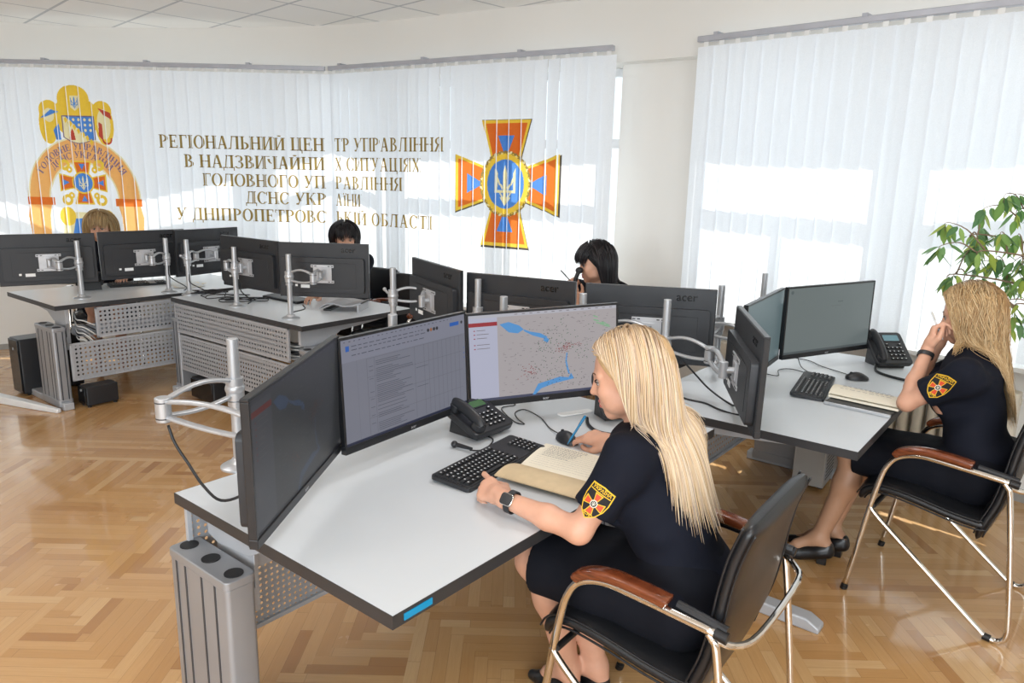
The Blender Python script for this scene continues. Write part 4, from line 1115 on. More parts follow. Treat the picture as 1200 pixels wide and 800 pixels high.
# ---- head: local metres, x right, y forward, z up, origin at head centre (ear height)
def head_prims(C, R, s=1.0):
    def W(p): return C+R@(_v(p)*s)
    E = lambda c, r, k=.02, RR=None: Ell(W(c), _v(r)*s, R if RR is None else R@RR, k*s)
    K = lambda a, b, ra, rb, k=.012: Cone(W(a), W(b), ra*s, rb*s, k*s)
    P = [E((0, -.012, .038), (.074, .094, .083)), E((0, .028, -.012), (.061, .062, .072), .03), E((0, .036, -.062), (.042, .044, .040), .035),
         K((0, .072, -.094), (0, .074, -.090), .017, .016, .024),                # chin
         E((.044, .030, -.058), (.022, .042, .022), .03), E((-.044, .030, -.058), (.022, .042, .022), .03),   # jaw
         E((.036, .064, -.022), (.024, .022, .019), .026), E((-.036, .064, -.022), (.024, .022, .019), .026),  # cheeks
         K((.012, .083, .024), (.046, .070, .025), .0075, .007, .016), K((-.012, .083, .024), (-.046, .070, .025), .0075, .007, .016), # brow
         K((0, .086, .012), (0, .107, -.024), .0065, .0095, .014), K((.009, .094, -.029), (-.009, .094, -.029), .0068, .0068, .008),   # nose
         K((-.018, .086, -.054), (.018, .086, -.054), .0055, .0055, .009), K((0, .092, -.053), (0, .092, -.053), .0068, .0068, .010),
         K((-.016, .085, -.064), (.016, .085, -.064), .006, .006, .009), K((0, .091, -.0655), (0, .0915, -.0655), .0072, .0072, .010)]
    for x in (-1, 1):
        P += [E((x*.076, -.008, -.006), (.008, .018, .030), .008)]
    C_ = [E((.030, .092, .006), (.0175, .014, .0115), .012), E((-.030, .092, .006), (.0175, .014, .0115), .012),
          K((-.020, .0985, -.0595), (.020, .0985, -.0595), .0016, .0016, .004)]
    # eyelids / eyeballs sit in the sockets
    for x in (-1, 1): P += [E((x*.030, .0745, .006), (.0138, .0138, .0126), .004)]
    return P, C_
def face_parts(root, C, R, s=1.0, lips='lips', look=(0, 1, -.35)):
    def W(p): return C+R@(_v(p)*s)
    for x in (-1, 1):
        m = MB(); c = W((x*.0295, .0735, .0052)); m.sphere(c, .0124*s); e = m.obj('eye', 'eye', root, smooth=180)
        l = R@unit(look); m = MB(); m.sphere(c+l*.0062*s, .0075*s); m.obj('iris', 'iris', e, smooth=180)
        # upper lid with lashes
        m = MB(); pts = [W((x*(.030+.0165*math.cos(a)), .0755+.0125*math.sin(a)**.7 if math.sin(a) > 0 else .0755, .0078+.0045*math.sin(a))) for a in np.linspace(.05, PI-.05, 9)]
        m.tube(pts, [.0009, .0015, .0018, .0019, .002, .0019, .0018, .0015, .0009], 6); m.obj('eyelashes', 'cap', root, smooth=180)
        m = MB(); pts = [W((x*(.013+.036*t), .0905-.018*t*t, .0285+.005*math.sin(PI*min(1, t*1.1)))) for t in np.linspace(0, 1, 8)]
        m.tube(pts, [.0022, .003, .003, .0028, .0025, .002, .0016, .001], 6, ell=.5); m.obj('eyebrow', 'brow', root, smooth=180)
    for z, r, w in ((-.0535, .0052, .019), (-.0655, .0060, .017)):
        m = MB(); pts = [W((w*t, .0925-.0075*t*t+.0012, z+(.0012 if z > -.06 else -.0006)*(1-abs(t)))) for t in np.linspace(-1, 1, 11)]
        m.tube(pts, [r*math.sqrt(max(.02, 1-t*t))+.0004 for t in np.linspace(-1, 1, 11)], 8); m.obj('lip', lips, root, smooth=180)

# ---- hand: joint chains given by wrist frame. x across palm (towards thumb), y along fingers, z = back of the hand
def hand_prims(Wc, R, side=1, s=1.0, curl=(35, 40, 25), curls=None, spread=6, thumb=((.028, .012, -.012), (.050, .040, -.022), (.058, .066, -.024), (.058, .090, -.020))):
    def W(p): return Wc+R@(_v((p[0]*side, p[1], p[2]))*s)
    P = [Cone(W((0, -.015, 0)), W((0, .02, 0)), .0235*s, .023*s, .02), Cone(W((.016, .025, -.001)), W((.024, .078, 0)), .0155*s, .0125*s, .016), Cone(W((-.014, .025, -.002)), W((-.026, .070, -.002)), .0155*s, .012*s, .016),
         Cone(W((.002, .02, -.001)), W((0, .078, .0)), .0165*s, .0125*s, .018)]
    nails = []
    base = [(.027, .084, .001), (.009, .089, .003), (-.010, .085, .002), (-.027, .076, -.002)]; Ls = [(.041, .025, .020), (.045, .029, .021), (.042, .027, .020), (.033, .020, .018)]; rs = [.0088, .0090, .0085, .0074]
    for i in range(4):
        cu = curls[i] if curls else curl; a = 0; p = _v(base[i]); sp = math.radians(spread*(1.4-i)); pts = [p]
        for j in range(3):
            a += math.radians(cu[j]); dirv = _v((math.sin(sp)*math.cos(a), math.cos(sp)*math.cos(a), -math.sin(a))); p = p+dirv*Ls[i][j]; pts.append(p)
        r = rs[i]
        P.append(Cone(W(_v(base[i])-_v((0, .02, .002))), W(pts[0]), r*1.15*s, r*1.1*s, .010))
        for j in range(3): P.append(Cone(W(pts[j]), W(pts[j+1]), r*(1.05-.1*j)*s, r*(.97-.12*j)*s, .0028))
        dv = unit(pts[3]-pts[2]); up_ = np.cross(dv, _v((1, 0, 0))); up_ = up_ if up_[2] > -.2 or a > 1.6 else up_
        nails.append((W(pts[3]+(-up_ if up_[2] < 0 and a < 1.5 else up_)*r*.62*s), R@_v((dv[0]*side, dv[1], dv[2]))))
    th = [_v(t) for t in thumb]
    P += [Cone(W(th[0]), W(th[1]), .0150*s, .0125*s, .014), Cone(W(th[1]), W(th[2]), .0115*s, .0105*s, .006), Cone(W(th[2]), W(th[3]), .0105*s, .0085*s, .004)]
    tips = None
    return P, nails

# ---- hair: strands hugging the skull, then falling; pushed out of the body
def hair_colour(cols, n, rng):
    c = np.array([srgb(k) for k in cols]); i = rng.integers(0, len(c), n); j = rng.integers(0, len(c), n); f = rng.random(n)[:, None]*.5
    return c[i]*(1-f)+c[j]*f
def make_hair(root, C, R, cols, n=1400, length=.42, face_gap=62, seed=3, wave=0.0, wl=.06, collide=None, vol=.016, r=.0019, fringe=None, back=(0, 0), part=.0, s=1.0, lenf=None, fall=None, steps=30, rootcols=None, clump=.0, name='hair', mat='hair', clearface=None):
    rng = np.random.default_rng(seed); C = _v(C)
    rad = _v((.079, .101, .090))*s; cen = C+R@(_v((0, -.012, .038))*s)
    g = _v((0, 0, -1.0)); gl = R.T@g
    # directions over the scalp
    k = 0; pos = []; az_ = []
    while len(pos) < n:
        z = rng.uniform(-.35, 1.0); az = rng.uniform(-PI, PI); q = math.sqrt(max(0, 1-z*z)); d = _v((q*math.sin(az), q*math.cos(az), z))
        # leave the face free
        if d[1] > .0 and z < .62 - .35*(abs(d[0])): continue
        if z < .0 and abs(az) < math.radians(face_gap+34): continue
        pos.append(d); az_.append(az)
    D = np.array(pos); az_ = np.array(az_)
    lay = rng.random(n); R_ = rad*(1+vol/.09*(.35+.65*lay[:, None]))
    P = D*R_; seg = length/steps*np.ones(n)
    if lenf is not None: seg = seg*lenf(D, az_, rng)
    # combing direction: away from the parting, down over the skull
    sx = np.where(np.abs(D[:, 0]-part) < .02, rng.choice([-1, 1], n), np.sign(D[:, 0]-part))
    pts = [P.copy()]; Vd = np.zeros_like(P)
    ph = rng.uniform(0, 2*PI, n); am = wave*(.6+.8*rng.random(n)); wl_ = wl*(.85+.3*rng.random(n))
    cid = rng.integers(0, max(1, n//14), n); ph = np.where(clump > 0, (cid*2.399) % (2*PI)+rng.normal(0, .35, n), ph)
    if fringe is not None:
        fr = (D[:, 1] > .25) & (np.abs(D[:, 0]) < .75) & (D[:, 2] > .45)
    else: fr = np.zeros(n, bool)
    t = 0
    com = np.stack([sx*.9, np.full(n, -.32), np.zeros(n)], 1)
    com[fr] = _v((0, 1.0, 0))
    prev = None
    cur = P.copy(); life = np.ones(n)
    if fringe is not None: segf = np.where(fr, fringe/steps, seg)
    else: segf = seg
    for i in range(steps):
        nrm = cur/(R_*R_); nrm /= np.linalg.norm(nrm, axis=1)[:, None]
        lvl = np.sqrt(((cur/R_)**2).sum(1))
        up = np.clip((nrm@(-gl)+.1)/.9, 0, 1)[:, None]          # how much we still are on top
        des = com*up*.9+gl*(1.12-up*.6)
        if fall is not None: des = des+(R.T@fall(i/steps))*(1-up)
        # keep tangent while on the skull
        on = (lvl < 1.04)[:, None]
        tan = des-nrm*(des*nrm).sum(1)[:, None]
        inward = (des*nrm).sum(1)[:, None] < 0
        des = np.where(on & inward, tan, des); des /= np.linalg.norm(des, axis=1)[:, None]+1e-9
        if prev is not None: des = des*.45+prev*.55; des /= np.linalg.norm(des, axis=1)[:, None]+1e-9
        prev = des
        cur = cur+des*segf[:, None]
        lvl = np.sqrt(((cur/R_)**2).sum(1)); cur = np.where((lvl < 1)[:, None], cur/lvl[:, None], cur)
        if clearface is not None:        # keep the face free
            ymax = np.interp(cur[:, 2], clearface[0], clearface[1])*s
            lim = (~fr)
            cur[:, 1] = np.where(lim & (cur[:, 1] > ymax), ymax, cur[:, 1])
        if collide is not None and i > 4:
            Wp = cen+cur@R.T
            for _ in range(2):
                dd = collide(Wp); m_ = dd < (.006+.010*lay)
                if m_.any():
                    e = 1e-3; G = np.stack([collide(Wp[m_]+_v(a)*e)-dd[m_] for a in ((1, 0, 0), (0, 1, 0), (0, 0, 1))], 1)
                    G /= np.linalg.norm(G, axis=1)[:, None]+1e-9
                    Wp[m_] += G*((.006+.010*lay)[m_]-dd[m_])[:, None]
            new = (Wp-cen)@R; prev = prev*.6+(new-cur)/np.maximum(1e-6, segf)[:, None]*.4+0*prev; cur = new
            prev /= np.linalg.norm(prev, axis=1)[:, None]+1e-9
        pts.append(cur.copy())
    A = np.array(pts)                        # steps+1, n, 3
    for _ in range(14 if collide is not None else 2): A[6:-1] = .5*A[6:-1]+.25*(A[5:-2]+A[7:])
    if wave > 0:
        T_ = np.linspace(0, 1, steps+1)[:, None]*1.0
        sl = np.cumsum(np.linalg.norm(np.diff(A, axis=0, prepend=A[:1]), axis=2), 0)
        off = np.sin(sl/wl_*2*PI+ph)*am*np.clip(sl/.10, 0, 1); off2 = np.cos(sl/wl_*2*PI+ph)*am*np.clip(sl/.10, 0, 1)*.6
        rd = A/np.linalg.norm(A, axis=2)[:, :, None]; sd = np.cross(rd, gl); sd /= np.linalg.norm(sd, axis=2)[:, :, None]+1e-9
        A = A+sd*off[:, :, None]+rd*np.abs(off2)[:, :, None]
    A = cen+A@R.T
    # three-sided tapered tubes
    S = steps+1; d = np.gradient(A, axis=0); d /= np.linalg.norm(d, axis=2)[:, :, None]+1e-9
    rf = _v((.31, .77, .55)); a = np.cross(d, rf); a /= np.linalg.norm(a, axis=2)[:, :, None]+1e-9; b = np.cross(d, a)
    tt = np.linspace(0, 1, S); rr = r*(.75+.5*rng.random(n))[None]*(np.minimum(1, .55+tt*3)*np.sqrt(np.clip(1-tt**3, .02, 1)))[:, None]
    K = 3; vs = np.stack([A+a*(rr*math.cos(q))[:, :, None]+b*(rr*math.sin(q))[:, :, None] for q in (0, 2*PI/3, 4*PI/3)], 2)  # S,n,K,3
    idx = np.arange(S*n*K).reshape(S, n, K); fs = []
    for k in range(K):
        k2 = (k+1) % K; fs.append(np.stack([idx[:-1, :, k], idx[:-1, :, k2], idx[1:, :, k2], idx[1:, :, k]], -1).reshape(-1, 4))
    fs = np.concatenate(fs); co = vs.reshape(-1, 3)
    me = bpy.data.meshes.new(name); me.vertices.add(len(co)); me.vertices.foreach_set('co', co.astype(np.float32).ravel())
    me.loops.add(fs.size); me.loops.foreach_set('vertex_index', fs.astype(np.int32).ravel())
    me.polygons.add(len(fs)); me.polygons.foreach_set('loop_start', np.arange(0, fs.size, 4, dtype=np.int32)); me.polygons.foreach_set('use_smooth', np.ones(len(fs), bool))
    me.update(calc_edges=True); me.materials.append(M[mat])
    base = hair_colour(cols, n, rng); col = np.repeat(base[None], S, 0)
    if rootcols is not None:
        rc = hair_colour(rootcols, n, rng); f = np.clip(1-tt*5.5, 0, 1)[:, None, None]*.75; col = col*(1-f)+rc[None]*f
    col = np.repeat(col[:, :, None], K, 2).reshape(-1, 3)
    at = me.color_attributes.new('tint', 'FLOAT_COLOR', 'POINT'); at.data.foreach_set('color', np.concatenate([col, np.ones((len(col), 1))], 1).astype(np.float32).ravel())
    o = bpy.data.objects.new(name, me); COL.objects.link(o); o.parent = root
    return o
def scalp(root, C, R, col, s=1.0, vol=.010, ext=(), name='hair_underlayer'):
    """close-fitting dark base under the strands"""
    cen = C+R@(_v((0, -.014, .040))*s)
    F = Field([Ell(cen, (_v((.077, .098, .087))+vol*.4)*s, R, .02)]+list(ext), cuts=[(C+R@(_v((0, .068, .07))*s), R@unit((0, .95, -.45)), .012)])
    return surface(F, .005, name, col, root, 1)

# ---- whole figure
def figure(root, J, tone='skin', h=.0045, w=1.0, face=True, legs=True, hands=None, legtone=None, headscale=1.0, sleeves=True, skirt=True, hname='person'):
    """J: joints by name (world metres)"""
    g = {k: _v(v) for k, v in J.items() if k not in ('face',)}
    hd = basis(J['face'], J.get('headup', (0, 0, 1))); C = g['head']
    HP, HC = head_prims(C, hd, headscale)
    ch, pv = g['chest'], g['pelvis']; ax = unit(g['rsh']-g['lsh']); upv = unit(ch-pv); fw = unit(np.cross(upv, ax)); TR = np.stack([ax, fw, np.cross(ax, fw)], 1)
    L = lambda c, o: c+TR@_v(o)
    nk = C+hd@_v((0, -.028, -.06))*headscale
    tors = [Ell(L(pv, (0, 0, .0)), (.165*w, .118*w, .12), TR, .06), Ell(L(pv, (0, 0, .13)), (.128*w, .098*w, .11), TR, .08), Ell(L(ch, (0, .0, -.10)), (.140*w, .105*w, .13), TR, .08), Ell(L(ch, (0, -.01, .0)), (.150*w, .098*w, .11), TR, .06),
            Cone(g['lsh'], ch+TR@_v((0, -.012, .045)), .050*w, .058*w, .06), Cone(g['rsh'], ch+TR@_v((0, -.012, .045)), .050*w, .058*w, .06),
            Ell(L(ch, (.072*w, .078, -.075)), (.062, .055, .062), TR, .04), Ell(L(ch, (-.072*w, .078, -.075)), (.062, .055, .062), TR, .04)]
    neck = [Cone(ch+TR@_v((0, -.02, .07)), nk, .056, .050, .03), Cone(nk, C+hd@_v((0, -.015, -.02))*headscale, .050, .055, .02)]
    arms = []
    for sd in 'lr':
        if sd+'el' in g:
            arms += [Cone(g[sd+'sh'], g[sd+'el'], .043*w, .033*w, .03), Cone(g[sd+'el'], g[sd+'el']*.6+g[sd+'wr']*.4, .0335*w, .0325*w, .02), Cone(g[sd+'el']*.6+g[sd+'wr']*.4, g[sd+'wr'], .0325*w, .0225*w, .02)]
    legp = []
    if legs:
        for sd in 'lr':
            hp, kn, an = g[sd+'hip'], g[sd+'kn'], g[sd+'an']; mid = kn*.68+an*.32; bk = unit(np.cross(np.cross(an-kn, hp-kn), an-kn))
            legp += [Cone(hp, kn, .086*w, .058*w, .05), Cone(kn, kn, .056*w, .056*w, .02), Cone(kn+bk*.006, mid+bk*.022, .050*w, .052*w, .03), Cone(mid+bk*.022, an, .050*w, .034*w, .04)]
            toe = g[sd+'toe']; hl = g[sd+'heel']
            legp += [Cone(an, hl+_v((0, 0, .035)), .032, .026, .02), Cone(an, toe*.55+hl*.45+_v((0, 0, .045)), .030, .024, .03), Cone(toe*.55+hl*.45+_v((0, 0, .034)), toe*.82+hl*.18+_v((0, 0, .022)), .022, .012, .02)]
    hp_ = []; nails = []
    for sd, kw in (hands or {}).items():
        wr = g[sd+'wr']; hf = unit(kw['dir']); bk = unit(kw['back']); xx = np.cross(hf, bk); bk = np.cross(xx, hf); HR = np.stack([xx, hf, bk], 1)
        # x axis toward the thumb: right hand thumb lies at -x of (dir x back)
        side = kw.get('side', -1 if sd == 'r' else 1)
        P, nl = hand_prims(wr+hf*.012, HR, side, kw.get('s', .92), **{k: v for k, v in kw.items() if k in ('curl', 'curls', 'spread', 'thumb')}); hp_ += P; nails += nl
    body = Field(tors+neck+arms+legp+HP+hp_, carve=HC)
    parts = dict(tors=tors, arms=arms, legs=legp, TR=TR, C=C, hd=hd, nk=nk, g=g, body=body)
    ob = surface(body, h, 'body', tone, root, 1)
    if legtone and legs:
        ob.data.materials.append(M[legtone]); z = min(g['lkn'][2], g['rkn'][2])
        co = np.empty(len(ob.data.polygons)*3, np.float32); ob.data.polygons.foreach_get('center', co); co = co.reshape(-1, 3)
        d = np.minimum(*[np.minimum(Cone(g[k+'hip'], g[k+'kn'], .09, .08).d(co), np.minimum(Cone(g[k+'kn'], g[k+'an'], .08, .06).d(co), Cone(g[k+'an'], g[k+'toe'], .06, .05).d(co))) for k in 'lr'])
        ob.data.polygons.foreach_set('material_index', (d < .02).astype(np.int32))
    return parts, nails
def inflate(prims, e):
    out = []
    for q in prims:
        if isinstance(q, Cone): out.append(Cone(q.a, q.b, q.ra+e, q.rb+e, q.k))
        else: out.append(Ell(q.c, q.r+e, q.R, q.k))
    return out
def folds(amp, freq, dirs, seed=0):
    rng = np.random.default_rng(seed); ws = [(unit(_v(d)+rng.normal(0, .25, 3))*f, rng.uniform(0, 6.28), a) for d in dirs for f, a in ((freq, 1), (freq*1.9, .35), (freq*.55, 1.3))]
    def f(P):
        o = 0; w_ = np.sin(P@_v((9, -7, 8)))*1.2
        for k, p, a in ws: o = o+a*np.sin(P@k+p+w_)
        return o*amp/len(ws)**.5
    return f
def shirt(root, pr, amp=.0035, seed=1, hem=.02, sleeve=.62, ease=.010, name='shirt'):
    g, TR, hd = pr['g'], pr['TR'], pr['hd']; P = inflate(pr['tors'], ease)
    ch, pv = g['chest'], g['pelvis']
    P.append(Cone(ch+TR@_v((0, -.02, .06)), ch*.35+pr['nk']*.65, .068, .056, .03))
    cuts = []
    for sd in 'lr':
        if sd+'el' in g:
            e = g[sd+'sh']*(1-sleeve)+g[sd+'el']*sleeve; P.append(Cone(g[sd+'sh'], e, .058, .058, .04))
    class Cut:  # sleeve ends: flat cuffs
        pass
    base = Field(P)
    ends = [(g[s]*(1-sleeve)+g[s[0]+'el']*sleeve, unit(g[s[0]+'el']-g[s]), g[s]) for s in ('lsh', 'rsh') if s[0]+'el' in g]
    fo = folds(amp, 46, [TR[:, 2]*.8+TR[:, 0]*.5, TR[:, 2]*.8-TR[:, 0]*.5, TR[:, 2]+TR[:, 1]*.4], seed)
    nkc, nkn = ch*.30+pr['nk']*.70, unit(unit(pr['nk']-ch)+.25*TR[:, 1])
    hc = TR@_v((0, 0, hem))+pv
    class F2:
        p = P; carve = (); lo = base.lo; hi = base.hi
        cuts = [(nkc, nkn, .004), (hc, -TR[:, 2], .006)]
        def __call__(s, Q):
            d = base(Q)+fo(Q)
            for e, n, sh in ends:
                near = np.linalg.norm(Q-e, axis=1) < .11
                cut = (Q-e)@n
                d = np.where(near, smax(d, cut, .003), d)
            for c, n, k in s.cuts: d = smax(d, (Q-c)@n, k)
            return d
    return surface(F2(), .0045, name, 'navy', root, 1)
def skirt(root, pr, cover=.93, amp=.003, name='skirt', rk=.074, seed=5):
    g, TR = pr['g'], pr['TR']; pv = g['pelvis']
    P = inflate(pr['tors'][:2], .006)
    e = []
    for sd in 'lr':
        k = g[sd+'hip']*(1-cover)+g[sd+'kn']*cover; e.append(k); P.append(Cone(g[sd+'hip'], g[sd+'kn']*1.15-g[sd+'hip']*.15, .100, rk, .05))
    a, b = (g['lhip']+g['rhip'])/2, (g['lkn']+g['rkn'])/2
    P.append(Cone(a, b*1.1-a*.1, .09, rk*.85, .08)); 
    ek = (e[0]+e[1])/2; n = unit(b-a); wc = pv+_v((0, 0, .145))
    F = Field(P, cuts=[(ek, n, .004), (wc, _v((0, 0, 1)), .01)], disp=folds(amp, 40, [n, n+TR[:, 0]*.6], seed))
    return surface(F, .005, name, 'skirt', root, 1)
def shoe(root, heel, toe, hh=.05, name='shoe', side=1):
    heel, toe = _v(heel), _v(toe); f = unit((toe-heel)*_v((1, 1, 0))); L_ = np.linalg.norm((toe-heel)[:2]); R = basis(f)
    W = lambda p: _v((heel[0], heel[1], 0))+R@_v(p)
    up = [Cone(W((0, .03, hh+.012)), W((0, .0, hh+.038)), .029, .024, .01), Cone(W((0, .03, hh+.010)), W((0, L_*.62, .022)), .026, .031, .02), Cone(W((0, L_*.62, .024)), W((0, L_-.01, .016)), .033, .018, .02), Cone(W((0, 0, hh+.01)), W((0, L_*.5, .03)), .031, .034, .02)]
    open_ = [Ell(W((0, .055, hh+.060)), (.024, .062, .040), basis(unit(R@_v((0, 1, -.35)))), .004)]
    F = Field(up, cuts=[(W((0, 0, .002)), _v((0, 0, -1)), .002)], carve=open_)
    o = surface(F, .004, name, 'shoe', root, 2)
    m = MB(); R3 = Matrix(R.tolist()); m.box(W((0, .018, hh/2)), (.042, .042, hh), rot=R3); m.obj('heel', 'plastic_g', o, bevel=.004)
    return o
def sleeve_patch(root, c, nrm, up, surf, s=1.0):
    """shield-shaped embroidered badge laid on the sleeve"""
    c = _v(c); nrm = unit(nrm); up = unit(_v(up)-nrm*(_v(up)@nrm)); rt = np.cross(up, nrm)
    def onto(x, y, lift):
        p = c+rt*x*s+up*y*s+nrm*.06
        for _ in range(40):
            d = surf(p[None])[0]-lift
            if abs(d) < 2e-4: break
            p = p-nrm*d*.9
        return p
    def grid(poly, lift, mi, m):
        # triangulate finely so that the badge follows the sleeve
        bm = bmesh.new(); vs = [bm.verts.new((x, y, 0)) for x, y in poly]; f = bm.faces.new(vs); bmesh.ops.triangulate(bm, faces=[f])
        for _ in range(3):
            L_ = [e for e in bm.edges if e.calc_length() > .013]
            if L_: bmesh.ops.subdivide_edges(bm, edges=L_, cuts=1); bmesh.ops.triangulate(bm, faces=[f for f in bm.faces if len(f.verts) > 3])
        bm.verts.index_update(); bm.normal_update()
        m.add([onto(v.co.x, v.co.y, lift) for v in bm.verts], [tuple(v.index for v in (f.verts if f.normal.z > 0 else reversed(f.verts))) for f in bm.faces], mi); bm.free()
    def sh(k): return [(x*k, y*k) for x, y in [(-.036, .045), (0, .05), (.036, .045), (.038, .01), (.034, -.012), (.022, -.034), (0, -.05), (-.022, -.034), (-.034, -.012), (-.038, .01)]]
    m = MB(); grid(sh(1.0), .0012, 1, m); grid(sh(.92), .0020, 0, m)
    grid([(-.032, .030), (.032, .030), (.032, .0275), (-.032, .0275)], .0026, 1, m)
    for q in cross_arms(0, -.004, .030, .030, .16, .42): grid(q, .0026, 1, m)
    for q in cross_arms(0, -.004, .030, .030, .16, .42, .09): grid(q, .0032, 2, m)
    grid([(.011*math.cos(a), -.004+.011*math.sin(a)) for a in [i*PI/6 for i in range(12)]], .0036, 3, m); grid([(.0085*math.cos(a), -.004+.0085*math.sin(a)) for a in [i*PI/6 for i in range(12)]], .0040, 0, m)
    for q in trident(0, -.003, .013): grid(q, .0044, 3, m)
    for tx, y, sz in (('УКРАЇНА', .0372, .0125), ('ДСНС', -.036, .010)):
        vs, fs = text_mesh(tx, sz, 0, 'CENTER', .0003)
        pts = [onto(v.x*1.05, v.y+y, .0030) for v in vs]; m.add(pts, fs, 1)
    return m.obj('sleeve_badge', ['patch_k', 'patch_y', 'patch_o', 'patch_w'], root, smooth=0)
# ------------------------------------------------------------------ people
def to_np(R): return np.array(R)
def watch(root, wr, el, R_out, face=True, name='wristwatch'):
    """strap around the wrist and a small rounded face on its outer side"""
    d = unit(_v(wr)-_v(el)); c = _v(wr)-d*.028; o = unit(_v(R_out)-d*(_v(R_out)@d)); s = np.cross(d, o)
    m = MB(); n = 28; w = .009; r = .0275
    vs = []
    for k in range(n):
        a = 2*PI*k/n; e = c+(o*math.cos(a)*r*.98+s*math.sin(a)*r*1.06)
        e2 = c+(o*math.cos(a)*(r+.003)+s*math.sin(a)*(r*1.08+.003))
        vs += [e-d*w, e+d*w, e2+d*w, e2-d*w]
    fs = [(4*k+j, 4*((k+1) % n)+j, 4*((k+1) % n)+(j+1) % 4, 4*k+(j+1) % 4) for k in range(n) for j in range(4)]
    m.add(vs, fs); st = m.obj(name+'_strap', 'plastic', root, smooth=50)
    if face:
        Rm = Matrix(np.stack([s, d, o], 1).tolist())
        m = MB(); m.rbox(c+o*(r+.004), (.034, .039, .009), .009, 4, 'z', rot=Rm); f = m.obj('watch_case', 'chrome', root, bevel=.002)
        m = MB(); m.rbox(c+o*(r+.0092), (.031, .036, .0016), .008, 4, 'z', rot=Rm); m.obj('watch_glass', 'plastic_g', f)
def pen(label, tip, end, col, loc_cat='pen', r=.0042):
    tip, end = V(tip), V(end); d = (end-tip); L_ = d.length; d.normalize()
    t = thing('pen', label, loc_cat, tip, 0)
    q = d.to_track_quat('Z', 'Y').to_matrix().to_4x4()
    m = MB(); m.T = q; m.lathe([(.0008, 0), (.0026, .012), (r, .02), (r, L_*.74), (r*.9, L_*.75)], 14); m.obj('barrel', col, t, smooth=40)
    m = MB(); m.T = q; m.lathe([(r*1.15, L_*.66), (r*1.15, L_*.97), (r*.7, L_)], 14); m.obj('pen_cap', col, t, smooth=40)
    m = MB(); m.T = q; m.box((r*1.5, 0, L_*.84), (.0016, .003, .035)); m.obj('clip', 'chrome', t)
    return t
def person_root(label, loc): return thing('person', label, 'person', loc)
def rel(root, J):
    o = _v(root.location); return {k: (v if k in ('face', 'headup') else _v(v)-o) for k, v in J.items()}
def tips_to(root, nails, mat='nail'):
    pass

